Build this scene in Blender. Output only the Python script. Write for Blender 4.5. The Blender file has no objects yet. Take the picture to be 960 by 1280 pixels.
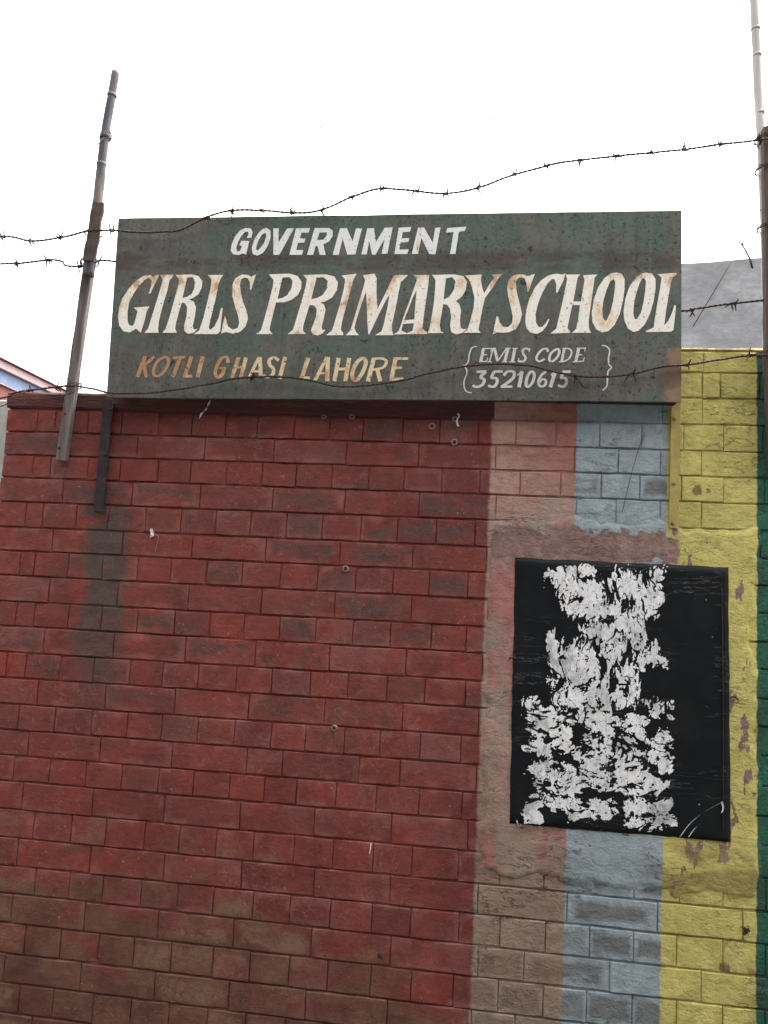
import bpy, bmesh, math, random
from mathutils import Vector, Matrix, noise
from mathutils.geometry import tessellate_polygon
random.seed(7)
SC = bpy.context.scene
COL = SC.collection
rad = math.radians

# ------------------------------------------------------------------ camera
F = 960.0                                   # focal length, in pixels of a 960 x 1280 frame
CAM = Vector((0.0, -2.4, 1.55))
ROT = (Matrix.Rotation(rad(7.2), 3, 'Z') @ Matrix.Rotation(rad(5.9), 3, 'X') @ Matrix.Rotation(rad(-2.95), 3, 'Y'))
cd = bpy.data.cameras.new('camera')
cd.sensor_fit = 'VERTICAL'; cd.sensor_height = 36.0; cd.sensor_width = 27.0
cd.lens = F / 1280 * 36; cd.clip_start = .05; cd.clip_end = 2000
cam = bpy.data.objects.new('camera', cd); COL.objects.link(cam)
R_, F_, U_ = ROT @ Vector((1, 0, 0)), ROT @ Vector((0, 1, 0)), ROT @ Vector((0, 0, 1))
m = Matrix((R_, U_, -F_)).transposed().to_4x4(); m.translation = CAM
cam.matrix_world = m
SC.camera = cam

# ------------------------------------------------------------------ sky, sun, exposure (hazy white morning)
SUN_EL, SUN_AZ = rad(64), rad(48)
w = bpy.data.worlds.new('World'); SC.world = w; w.use_nodes = True
nt = w.node_tree; nt.nodes.clear()
sky = nt.nodes.new('ShaderNodeTexSky'); sky.sky_type = 'NISHITA'; sky.sun_disc = False
sky.sun_elevation = SUN_EL; sky.sun_rotation = SUN_AZ
sky.air_density = 1.0; sky.dust_density = 6.0; sky.ozone_density = 1.0
hs = nt.nodes.new('ShaderNodeHueSaturation'); hs.inputs['Saturation'].default_value = .05
bg = nt.nodes.new('ShaderNodeBackground'); bg.inputs['Strength'].default_value = .12
out = nt.nodes.new('ShaderNodeOutputWorld')
nt.links.new(sky.outputs[0], hs.inputs['Color']); nt.links.new(hs.outputs[0], bg.inputs[0]); nt.links.new(bg.outputs[0], out.inputs[0])
sl = bpy.data.lights.new('sun', 'SUN'); sl.energy = .55; sl.angle = rad(20); sl.color = (1, .96, .9)
so = bpy.data.objects.new('sun', sl); COL.objects.link(so)
sd = Vector((math.sin(SUN_AZ) * math.cos(SUN_EL), math.cos(SUN_AZ) * math.cos(SUN_EL), math.sin(SUN_EL)))
so.rotation_euler = (-sd).to_track_quat('-Z', 'Y').to_euler(); so.location = sd * 30
vs = SC.view_settings
vs.view_transform = 'Standard'; vs.look = 'None'; vs.gamma = 1; vs.use_curve_mapping = False
vs.exposure = 2.82

# ------------------------------------------------------------------ helpers
def ray(x, y):
    return ROT @ Vector(((x - 480) / F, 1, -(y - 640) / F))
def at(x, y, Y=0.0):                        # point of the plane y = Y that the photograph shows there
    d = ray(x, y); return CAM + d * ((Y - CAM.y) / d.y)
def atx(x, y, X):
    d = ray(x, y); return CAM + d * ((X - CAM.x) / d.x)

def tag(o, label=None, cat=None, group=None, kind=None):
    for k, v in (('label', label), ('category', cat), ('group', group), ('kind', kind)):
        if v: o[k] = v
    return o
def empty(name, loc, label=None, cat=None, group=None):
    o = bpy.data.objects.new(name, None); o.empty_display_size = .05
    COL.objects.link(o); o.location = loc
    o['_w'] = list(loc)
    return tag(o, label, cat, group)
ORG = {}
def link(name, me, parent=None, mat=None, loc=None):
    """me is in world coordinates unless loc is given"""
    o = bpy.data.objects.new(name, me); COL.objects.link(o)
    if mat and not me.materials: me.materials.append(mat)
    if loc is not None: o.location = loc
    if parent:
        o.parent = parent
        o.matrix_parent_inverse = Matrix.Translation(-origin(parent))
    return o
def origin(o):
    p = Vector(o.location)
    if o.parent: p = p + Vector((0, 0, 0))
    return p
def mesh(name, bm, smooth=False):
    bmesh.ops.recalc_face_normals(bm, faces=bm.faces[:])
    me = bpy.data.meshes.new(name); bm.to_mesh(me); bm.free()
    if smooth:
        for p in me.polygons: p.use_smooth = True
    return me
def n3(p, s=1.0): return noise.noise(Vector(p) * s)

def tube(bm, pts, radii, seg=8, cap=True, squash=None):
    pts = [Vector(p) for p in pts]
    if not isinstance(radii, (list, tuple)): radii = [radii] * len(pts)
    rings = []
    prev = None
    for i, p in enumerate(pts):
        t = (pts[min(i + 1, len(pts) - 1)] - pts[max(i - 1, 0)]).normalized()
        a = prev if prev is not None else (Vector((0, 1, 0)) if abs(t.y) < .9 else Vector((1, 0, 0)))
        a = (a - t * a.dot(t)).normalized(); b = t.cross(a); prev = a
        ring = []
        for k in range(seg):
            an = 2 * math.pi * k / seg
            ring.append(bm.verts.new(p + (a * math.cos(an) * (squash or 1) + b * math.sin(an)) * radii[i]))
        rings.append(ring)
    for r0, r1 in zip(rings, rings[1:]):
        for k in range(seg):
            bm.faces.new((r0[k], r0[(k + 1) % seg], r1[(k + 1) % seg], r1[k]))
    if cap:
        bm.faces.new(rings[0][::-1]); bm.faces.new(rings[-1])
def box(bm, x0, x1, y0, y1, z0, z1, bev=0):
    r = bmesh.ops.create_cube(bm, size=1)
    for v in r['verts']:
        v.co = Vector(((x0 + x1) / 2 + v.co.x * (x1 - x0), (y0 + y1) / 2 + v.co.y * (y1 - y0), (z0 + z1) / 2 + v.co.z * (z1 - z0)))
    if bev:
        es = {e for v in r['verts'] for e in v.link_edges}
        bmesh.ops.bevel(bm, geom=list(es), offset=bev, segments=1, affect='EDGES')
def prism(bm, poly, y0, y1, bev=0):
    """poly: list of (x, z); extruded from y0 (front) to y1 (back)"""
    a = [bm.verts.new((x, y0, z)) for x, z in poly]; b = [bm.verts.new((x, y1, z)) for x, z in poly]
    fs = [bm.faces.new(a), bm.faces.new(b[::-1])]
    n = len(poly)
    for i in range(n): fs.append(bm.faces.new((a[i], b[i], b[(i + 1) % n], a[(i + 1) % n])))
    if bev:
        es = {e for f in fs for e in f.edges}
        bmesh.ops.bevel(bm, geom=list(es), offset=bev, segments=1, affect='EDGES')
def catmull(pts, n=8, closed=False):
    out = []; P = [Vector(p) for p in pts]; N = len(P)
    rng = N if closed else N - 1
    g = (lambda i: P[i % N]) if closed else (lambda i: P[max(0, min(N - 1, i))])
    for i in range(rng):
        p0, p1, p2, p3 = g(i - 1), g(i), g(i + 1), g(i + 2)
        for k in range(n):
            t = k / n
            out.append(.5 * ((2 * p1) + (p2 - p0) * t + (2 * p0 - 5 * p1 + 4 * p2 - p3) * t * t + (3 * p1 - p0 - 3 * p2 + p3) * t ** 3))
    if not closed: out.append(P[-1])
    return out

# ------------------------------------------------------------------ node helpers
class G:
    def __init__(s, name):
        s.m = bpy.data.materials.new(name); s.m.use_nodes = True
        s.t = s.m.node_tree; s.b = s.t.nodes['Principled BSDF']
        geo = s.n('ShaderNodeNewGeometry'); s.P = geo.outputs['Position']
        sp = s.n('ShaderNodeSeparateXYZ'); s.l(s.P, sp.inputs[0])
        s.x, s.y, s.z = sp.outputs
    def n(s, t): return s.t.nodes.new(t)
    def l(s, a, b):
        if hasattr(a, 'is_output') or isinstance(a, bpy.types.NodeSocket): s.t.links.new(a, b)
        else: b.default_value = a
    def math(s, op, a, b=0.0, clamp=False):
        q = s.n('ShaderNodeMath'); q.operation = op; q.use_clamp = clamp
        s.l(a, q.inputs[0]); s.l(b, q.inputs[1]); return q.outputs[0]
    def noise(s, scale, detail=4, rough=.55, stretch=None, vec=None, off=0):
        q = s.n('ShaderNodeTexNoise'); q.inputs['Scale'].default_value = scale
        q.inputs['Detail'].default_value = detail; q.inputs['Roughness'].default_value = rough
        mp = s.n('ShaderNodeMapping'); s.l(vec or s.P, mp.inputs[0])
        if stretch: mp.inputs['Scale'].default_value = stretch
        mp.inputs['Location'].default_value = (off, off * 1.7, off * .6)
        s.l(mp.outputs[0], q.inputs[0]); return q.outputs[0]
    def step(s, v, a, b):                   # smooth 0..1 as v goes a..b
        q = s.n('ShaderNodeMapRange'); q.interpolation_type = 'SMOOTHSTEP'
        s.l(v, q.inputs[0]); q.inputs[1].default_value = a; q.inputs[2].default_value = b
        return q.outputs[0]
    def mix(s, f, a, b, mode='MIX'):
        q = s.n('ShaderNodeMix'); q.data_type = 'RGBA'; q.blend_type = mode
        s.l(f, q.inputs[0])
        for v, i in ((a, 6), (b, 7)):
            if isinstance(v, tuple): q.inputs[i].default_value = (*v, 1)
            else: s.l(v, q.inputs[i])
        return q.outputs[2]
    def mul(s, a, b): return s.math('MULTIPLY', a, b)
    def inv(s, a): return s.math('SUBTRACT', 1.0, a)
    def bump(s, h, strength=.5, dist=.004):
        q = s.n('ShaderNodeBump'); q.inputs['Strength'].default_value = strength; q.inputs['Distance'].default_value = dist
        s.l(h, q.inputs['Height'])
        s.l(q.outputs[0], s.b.inputs['Normal'])
    def done(s, col, rough=.85, spec=.25):
        if isinstance(col, tuple): s.b.inputs['Base Color'].default_value = (*col, 1)
        else: s.l(col, s.b.inputs['Base Color'])
        s.l(rough, s.b.inputs['Roughness']); s.b.inputs['Specular IOR Level'].default_value = spec
        return s.m

def simple(name, c1, c2, scale=20, rough=.8, bump=.3, stretch=None, spec=.25, lo=.4, hi=.62, metal=0, dist=.003):
    g = G(name); f = g.noise(scale, 5, .6, stretch)
    col = g.mix(g.step(f, lo, hi), c1, c2)
    f2 = g.noise(scale * 6, 4, .6, stretch)
    col = g.mix(g.mul(g.step(f2, .35, .7), .35), col, tuple(c * .55 for c in c1))
    g.bump(g.math('ADD', f2, f), bump, dist); g.b.inputs['Metallic'].default_value = metal
    return g.done(col, rough, spec)

RED, PINK, BLUE, YEL, GRN = (.235, .041, .029), (.40, .235, .19), (.31, .365, .385), (.57, .485, .15), (.018, .11, .07)
def wall_paint(name, kind):
    """the painted stripes of the school wall: red, faded pink, pale blue, yellow, green. kind: brick / joint / plaster"""
    g = G(name)
    jit = g.mul(g.math('SUBTRACT', g.noise(26, 4), .5), .016)
    xj = g.math('ADD', g.x, jit)
    big = g.noise(2.2, 3); mid = g.noise(7, 5, .6); fine = g.noise(45, 5, .65); hz = g.noise(9, 5, .62, (.45, 1, 1.3), off=3)
    if kind == 'brick':
        oi = g.n('ShaderNodeObjectInfo'); rnd = oi.outputs['Random']
        rnd2 = g.math('FRACT', g.mul(rnd, 17.31)); rnd3 = g.math('FRACT', g.mul(rnd, 71.7))
        tc = g.n('ShaderNodeTexCoord'); sp = g.n('ShaderNodeSeparateXYZ'); g.l(tc.outputs['Generated'], sp.inputs[0])
        ex = g.mul(g.math('MINIMUM', sp.outputs[0], g.inv(sp.outputs[0])), 2.2)
        ez = g.math('MINIMUM', sp.outputs[2], g.inv(sp.outputs[2]))
        ed = g.math('ADD', g.math('MINIMUM', ex, ez), g.mul(g.math('SUBTRACT', mid, .5), .55))
        cen = g.step(ed, .05, .3)
    else:
        rnd = rnd2 = rnd3 = .5; cen = .35 if kind == 'plaster' else 0.0
    # ---- red field
    red = g.mix(g.step(mid, .3, .7), RED, (.17, .042, .034))
    red = g.mix(g.mul(g.step(g.noise(1.7, 4, .6, (1.5, 1, .6), off=71), .42, .6), .6), red, (.125, .027, .024))
    if kind == 'brick':
        red = g.mix(g.mul(g.step(rnd, .4, 1), .5), red, (.13, .036, .033))
        red = g.mix(g.mul(g.mul(g.step(rnd2, .55, 1), g.step(mid, .4, .62)), .4), red, (.25, .10, .088))
        red = g.mix(g.mul(g.mul(g.inv(cen), g.step(g.noise(12, 4, .6, off=31), .45, .6)), .35), red, (.30, .13, .115))
    # soot and old damp on single bricks, within their edges
    bl_ = g.step(g.noise(6.5, 6, .66, (.8, 1, 1), off=73), .505, .56)
    dk = g.mul(g.math('MAXIMUM', g.mul(g.step(hz, .45, .53), cen), g.mul(bl_, g.math('ADD', .35, g.mul(cen, .65)))), g.step(g.z, .8, 1.4))
    if kind == 'brick': dk = g.mul(dk, g.math('ADD', .2, g.mul(g.step(rnd3, .35, .8), .8)))
    red = g.mix(g.mul(g.mul(dk, g.math('ADD', .45, g.mul(g.step(g.noise(30, 6, .75, off=33), .42, .56), .55))), .85), red, (.072, .05, .042))
    # bare chalky scuffs
    red = g.mix(g.mul(g.mul(g.step(fine, .56, .72), g.step(big, .42, .62)), .5), red, (.36, .19, .165))
    # paint gone, brown brick towards the wall foot, browns darkened for dimmer light there
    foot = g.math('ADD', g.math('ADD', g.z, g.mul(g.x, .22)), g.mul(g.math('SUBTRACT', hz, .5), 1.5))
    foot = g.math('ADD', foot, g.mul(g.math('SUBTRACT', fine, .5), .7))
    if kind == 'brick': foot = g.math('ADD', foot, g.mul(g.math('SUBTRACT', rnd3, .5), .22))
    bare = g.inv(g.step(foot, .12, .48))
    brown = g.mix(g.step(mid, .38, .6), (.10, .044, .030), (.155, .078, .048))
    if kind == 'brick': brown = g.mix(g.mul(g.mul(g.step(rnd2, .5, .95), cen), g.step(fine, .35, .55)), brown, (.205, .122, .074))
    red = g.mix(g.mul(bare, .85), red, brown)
    # dark drip under the sign's dark leg and under the leaning post
    def streak(col, x0, wd, z0, z1, s, c):
        d = g.math('ABSOLUTE', g.math('SUBTRACT', g.math('ADD', g.x, g.mul(g.math('SUBTRACT', mid, .5), .22)), x0))
        k = g.mul(g.inv(g.step(d, wd * .45, wd)), g.mul(g.step(g.z, z0, z0 + .5), g.inv(g.step(g.z, z1 - .02, z1 + .01))))
        return g.mix(g.mul(g.mul(k, g.step(hz, .3, .4)), s), col, c)
    red = streak(red, -1.215, .105, 1.0, 1.79, .84, (.062, .055, .046))
    red = streak(red, -1.42, .05, 1.7, 1.93, .7, (.09, .08, .06))
    # ---- the faded stripe
    pk = g.mix(g.step(g.math('ADD', g.z, g.mul(g.math('SUBTRACT', mid, .5), 1.2)), .75, 1.15), (.29, .205, .15), PINK)
    pk = g.mix(g.mul(g.step(mid, .45, .62), .7), pk, (.30, .235, .19))
    pk = g.mix(g.mul(g.mul(g.step(g.x, .08, .26), g.step(g.z, 1.8, 2.05)), .75), pk, (.33, .105, .095))
    pk = g.mix(g.mul(g.step(hz, .52, .7), .5), pk, (.25, .07, .06))
    bl = g.mix(g.step(mid, .35, .7), BLUE, (.25, .31, .335))
    ye = g.mix(g.step(hz, .35, .68), YEL, (.48, .42, .13))
    gr = g.mix(g.step(mid, .4, .7), GRN, (.02, .06, .045))
    if kind == 'brick':
        low = g.inv(g.step(g.z, .7, 1.0))
        wornb = g.mul(g.mul(cen, g.math('MAXIMUM', g.mul(low, g.step(rnd2, .15, .35)), g.step(rnd2, .8, .9))), g.step(hz, .28, .45))
        bl = g.mix(g.mul(wornb, .8), bl, (.125, .125, .115))
        pk = g.mix(g.mul(g.mul(cen, low), g.mul(g.step(rnd, .3, .6), .6)), pk, (.17, .105, .075))
        ye = g.mix(g.mul(g.mul(g.step(mid, .6, .7), g.step(rnd3, .6, .8)), .8), ye, (.17, .12, .05))
    if kind == 'plaster':
        # bare render where the coat has flaked off, worst along the top and down the yellow side
        tm = g.math('ADD', g.z, g.mul(g.math('SUBTRACT', g.noise(11, 6, .68, off=5), .5), .16))
        pe = g.mul(g.step(tm, 1.668, 1.676), g.inv(g.step(tm, 1.765, 1.775)))
        pe = g.mul(pe, g.inv(g.step(xj, .585, .6)))
        mott = g.mix(g.step(g.noise(24, 5, .7), .4, .6), (.205, .125, .105), (.27, .17, .145))
        pk = g.mix(g.mul(g.step(g.noise(6, 5, .6, (1, 1, .5), off=9), .46, .58), .75), pk, (.25, .215, .18))
        pk = g.mix(g.mul(g.step(g.noise(5, 4, .6, (1, 1, .4), off=2), .5, .6), .8), pk, (.36, .13, .125))
        fl = g.step(g.noise(17, 6, .65, (1.3, 1, .55), off=4), .575, .59)
        ye = g.mix(g.mul(fl, g.inv(g.step(g.z, 1.72, 1.78))), ye, mott)
        sag = g.mul(g.step(hz, .45, .6), g.inv(g.step(g.z, .82, .9)))
        ye = g.mix(g.mul(sag, .7), ye, (.27, .2, .07)); bl = g.mix(g.mul(sag, .5), bl, (.16, .2, .2)); pk = g.mix(g.mul(sag, .6), pk, (.2, .11, .085))
    col = g.mix(g.step(xj, .019, .031), red, pk)
    col = g.mix(g.step(xj, .283, .289), col, bl)
    col = g.mix(g.step(xj, .556, .562), col, ye)
    col = g.mix(g.step(xj, .817, .822), col, gr)
    if kind == 'plaster': col = g.mix(pe, col, mott)
    if kind == 'brick':                      # three knocked-out pits
        for px, py, rr, cc_, k_ in ((932, 1163, .016, (.02, .015, .012), 1.0), (475, 1196, .013, (.02, .014, .012), .9), (871, 612, .022, (.14, .09, .04), .85), (885, 613, .012, (.15, .10, .045), .8), (905, 1210, .02, (.12, .08, .05), .8)):
            c = at(px, py); a = g.math('SUBTRACT', g.x, c.x); b = g.math('SUBTRACT', g.z, c.z)
            d = g.math('ADD', g.math('SQRT', g.math('ADD', g.mul(a, a), g.mul(b, b))), g.mul(g.math('SUBTRACT', g.noise(55, 5, .7, off=77), .5), rr * 2.6))
            col = g.mix(g.mul(g.inv(g.step(d, rr * .55, rr * .85)), k_), col, cc_)
    # hairline cracks and pock marks (the rougher bricks are on the pale stripes)
    right = g.step(g.x, .0, .05)
    cr = g.noise(13, 6, .62, (.55, 1, 1.7), off=7)
    ck = g.inv(g.step(g.math('ABSOLUTE', g.math('SUBTRACT', cr, .5)), .004, .017))
    ck = g.mul(ck, g.step(g.noise(5, 3, off=11), .47, .58))
    pock = g.step(g.noise(60, 3, .6, off=13), .68, .74)
    k = g.math('MAXIMUM', ck, g.mul(pock, .8))
    col = g.mix(g.mul(k, g.math('ADD', .28, g.mul(g.mul(right, g.inv(g.mul(g.step(g.x, .55, .57), .5))), .45))), col, (.06, .04, .028))
    col = g.mix(g.mul(g.step(fine, .35, .75), .16), col, (.06, .03, .025))
    # mottling, flecks and pale scratches
    mo = g.noise(19, 9, .78, off=41)
    v = g.math('ADD', .42, g.mul(mo, 1.24))
    cc = g.n('ShaderNodeCombineColor'); [g.l(v, cc.inputs[i]) for i in range(3)]
    col = g.mix(.85, col, cc.outputs[0], 'MULTIPLY')
    sr = g.noise(15, 4, .6, (.8, 1, 1.1), off=51)
    scr = g.mul(g.inv(g.step(g.math('ABSOLUTE', g.math('SUBTRACT', sr, .52)), .002, .009)), g.step(g.noise(4, 3, .6, off=53), .52, .62))
    col = g.mix(g.mul(scr, .17), col, (.44, .33, .29))
    fk = g.mul(g.step(g.noise(95, 3, .6, off=57), .66, .72), g.step(g.noise(6, 3, .6, off=59), .5, .6))
    col = g.mix(g.mul(fk, .5), col, (.42, .31, .27))
    if kind == 'joint': col = g.mix(.3, col, (.07, .03, .028))
    grain = g.noise(150, 4, .7)
    h = g.math('ADD', g.mul(mid, .8), g.math('ADD', g.mul(fine, .7), g.mul(grain, .3)))
    h = g.math('ADD', h, g.mul(mo, 1.2))
    rk = g.noise(15, 8, .66, (.8, 1, 1.15), off=61)
    ledge = g.math('ABSOLUTE', g.math('SUBTRACT', rk, .5))
    h = g.math('ADD', h, g.mul(g.math('MINIMUM', g.mul(ledge, 12.0), 1.0), g.math('ADD', .1, g.mul(right, .5))))
    h = g.math('SUBTRACT', h, g.mul(k, g.math('ADD', .3, g.mul(right, .8))))
    g.bump(h, .6, .007)
    rg = g.math('ADD', .62, g.mul(fine, .3))
    return g.done(col, rg, .3)

M = {}
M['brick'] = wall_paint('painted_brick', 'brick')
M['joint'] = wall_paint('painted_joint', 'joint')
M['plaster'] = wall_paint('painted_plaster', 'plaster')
M['cap'] = simple('rough_mud_cap', (.13, .045, .04), (.085, .045, .038), 14, .95, .9, (.35, 1, 2.2), dist=.012)
M['ycap'] = simple('crumbling_mortar', (.38, .31, .1), (.2, .15, .09), 30, .95, .9, dist=.008)
M['cement'] = simple('grey_cement', (.27, .27, .28), (.37, .37, .385), 4, .9, .5, (.8, .8, 1.2), dist=.008, lo=.34, hi=.68)
M['paleplaster'] = simple('pale_plaster', (.36, .35, .32), (.27, .27, .24), 5, .9, .4)
M['wood'] = simple('weathered_wood', (.20, .155, .14), (.115, .085, .08), 30, .9, .8, (1, 1, .08), dist=.004)
M['woodgrey'] = simple('grey_wood', (.17, .145, .135), (.085, .068, .064), 30, .9, .8, (1, 1, .1), dist=.004)
M['bark'] = simple('split_bamboo', (.085, .058, .052), (.048, .034, .031), 26, .85, .8, (1, 1, .1), dist=.004)
M['bamboo'] = simple('stained_bamboo', (.075, .075, .092), (.165, .135, .12), 16, .75, .5, (1, 1, .35), lo=.42, hi=.58)
M['palebamboo'] = simple('pale_bamboo', (.56, .53, .52), (.42, .39, .37), 10, .7, .4, (1, 1, .2))
M['bamboonode'] = simple('bamboo_node', (.13, .11, .1), (.2, .17, .15), 40, .8, .4)
M['darkwood'] = simple('dark_wood', (.115, .082, .07), (.065, .05, .045), 25, .9, .8, (1, 1, .08), dist=.004)
M['wire'] = simple('rusty_wire', (.05, .036, .034), (.10, .055, .04), 90, .75, .2, metal=.3)
M['tiewire'] = simple('pale_tie_wire', (.3, .28, .27), (.16, .13, .12), 60, .6, .2, metal=.4)
M['darkiron'] = simple('dark_iron', (.022, .017, .022), (.045, .028, .03), 25, .7, .3)
M['yelliron'] = simple('yellow_iron', (.42, .33, .10), (.34, .25, .085), 25, .6, .25)
M['boltiron'] = simple('painted_bolt', (.33, .25, .09), (.2, .13, .07), 50, .6, .2)
M['black'] = None
M['paperwhite'] = simple('white_plastic', (.7, .68, .64), (.55, .52, .48), 50, .7, .2)
M['washer'] = simple('washer', (.36, .24, .21), (.2, .14, .13), 90, .5, .3, metal=.2)
M['nail'] = simple('rusty_nail', (.05, .035, .03), (.12, .06, .04), 90, .6, .2, metal=.5)
M['pinkcoping'] = simple('pink_coping', (.40, .27, .27), (.33, .25, .27), 8, .85, .2)
M['blueband'] = simple('blue_band', (.13, .17, .26), (.17, .20, .28), 8, .85, .2)
M['redbrick'] = simple('dull_red_wall', (.21, .075, .06), (.16, .07, .06), 10, .9, .3)
M['darkplaster'] = simple('dark_plaster', (.062, .060, .058), (.045, .044, .043), 3, .95, .4)  # kept dark so the added lane house bounces little light back
M['ground'] = simple('dusty_lane', (.07, .066, .06), (.05, .047, .043), 2.5, .95, .5)
M['bird'] = simple('bird_plumage', (.09, .08, .08), (.05, .05, .05), 20, .8, .1)

def sign_mat():
    g = G('rusting_green_sheet')
    big = g.noise(3.4, 5, .62, (.75, 1, 1.1)); mid = g.noise(11, 6, .65, (1.2, 1, .8)); fine = g.noise(60, 5, .7)
    green = g.mix(g.step(mid, .35, .68), (.072, .098, .079), (.095, .122, .099))
    grime = g.mix(g.step(mid, .4, .62), (.084, .072, .063), (.115, .105, .092))
    low = g.inv(g.step(g.z, 2.2, 2.42))
    lf = g.inv(g.step(g.x, -1.2, -.75))
    f = g.math('ADD', big, g.mul(g.math('SUBTRACT', mid, .5), .9))
    f = g.math('ADD', f, g.math('ADD', g.mul(low, .09), g.mul(lf, .05)))
    col = g.mix(g.mul(g.step(f, .45, .58), .8), green, grime)
    band = g.mul(g.step(g.z, 2.56, 2.575), g.inv(g.step(g.z, 2.61, 2.64)))
    col = g.mix(g.mul(g.mul(band, g.step(g.noise(5, 5, .7, (1, 1, 3), off=3), .42, .56)), .75), col, (.06, .036, .03))
    # vertical run marks
    run = g.noise(30, 4, .6, (1, 1, .06), off=6)
    col = g.mix(g.mul(g.step(run, .5, .68), .45), col, (.05, .046, .042))
    col = g.mix(g.mul(g.step(g.noise(24, 4, .6, (1, 1, .05), off=16), .58, .7), .3), col, (.15, .14, .125))
    spk = g.mul(g.step(g.noise(85, 5, .72, off=2), .55, .62), g.step(g.math('ADD', g.noise(4, 4, .6, off=8), g.mul(g.step(g.x, .25, .45), g.mul(g.step(g.z, 2.5, 2.6), .12))), .4, .54))
    col = g.mix(g.mul(spk, .9), col, (.018, .015, .013))
    sp2 = g.step(g.noise(33, 3, .6, (1, 1, .8), off=21), .655, .685)
    col = g.mix(g.mul(sp2, .85), col, (.02, .014, .012))
    # rust at the lower right corner
    dx = g.math('SUBTRACT', g.x, .575)
    def spot(col, x0, z0, r, c, s):
        a = g.math('SUBTRACT', g.x, x0); b = g.math('SUBTRACT', g.z, z0)
        d = g.math('SQRT', g.math('ADD', g.mul(a, a), g.mul(b, b)))
        d = g.math('ADD', d, g.mul(g.math('SUBTRACT', g.noise(30, 5, .7, off=5), .5), r * 1.6))
        return g.mix(g.mul(g.inv(g.step(d, r * .6, r)), s), col, c)
    col = spot(col, .575, 2.26, .06, (.17, .092, .05), .75)
    col = spot(col, .57, 2.29, .04, (.24, .15, .085), .8)
    col = spot(col, .57, 2.175, .05, (.28, .165, .1), .85)
    col = spot(col, .55, 2.23, .05, (.12, .065, .045), .6)
    col = g.mix(g.mul(g.step(fine, .4, .7), .3), col, (.04, .036, .033))
    g.bump(g.math('ADD', g.mul(mid, 1.2), g.mul(fine, .5)), .35, .003)
    return g.done(col, g.math('ADD', .5, g.mul(fine, .3)), .3)
M['sign'] = sign_mat()
M['signedge'] = simple('sign_frame_iron', (.035, .033, .03), (.024, .018, .017), 25, .75, .4)

def letter_mat(name, base, tint, amount, gone, rust_top=None):
    g = G(name)
    big = g.noise(7, 5, .6, off=2); mid = g.noise(22, 5, .65, (1, 1, .6)); fine = g.noise(70, 5, .7)
    br = g.noise(90, 3, .6, (1.4, 1, .05), off=4)
    col = g.mix(g.mul(g.step(br, .4, .7), .2), base, tuple(c * .72 for c in base))
    rust = g.math('ADD', big, g.mul(g.math('SUBTRACT', mid, .5), .8))
    if name.startswith('rust'): rust = g.math('ADD', rust, g.mul(g.inv(g.step(g.x, -.95, -.7)), .12))
    if rust_top:
        rust = g.math('ADD', rust, g.mul(g.step(g.z, rust_top[0], rust_top[1]), .13))  # more rust towards the letter tops
    col = g.mix(g.mul(g.step(rust, amount, amount + .16), .7), col, tint)
    col = g.mix(g.mul(g.step(rust, amount + .12, amount + .22), .6), col, (.30, .15, .07))
    col = g.mix(g.mul(g.step(fine, .5, .72), .2), col, (.25, .22, .19))
    chip = g.step(g.noise(48, 4, .65, off=9), gone, gone + .025)
    chip2 = g.mul(g.step(g.noise(110, 3, .6, off=12), .63, .67), .7)
    col = g.mix(g.math('MAXIMUM', chip, chip2), col, (.07, .062, .054))
    g.bump(fine, .25, .002)
    return g.done(col, .7, .25)
M['big'] = letter_mat('cream_letter_paint', (.80, .745, .665), (.68, .49, .30), .515, .68, (2.46, 2.57))
M['gov'] = letter_mat('white_letter_paint', (.72, .71, .69), (.60, .45, .35), .62, .69)
M['kotli'] = letter_mat('rust_bled_letter_paint', (.66, .52, .32), (.42, .19, .08), .42, .62)
M['emis'] = letter_mat('grey_white_letter_paint', (.60, .57, .53), (.45, .33, .22), .6, .68)

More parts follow.
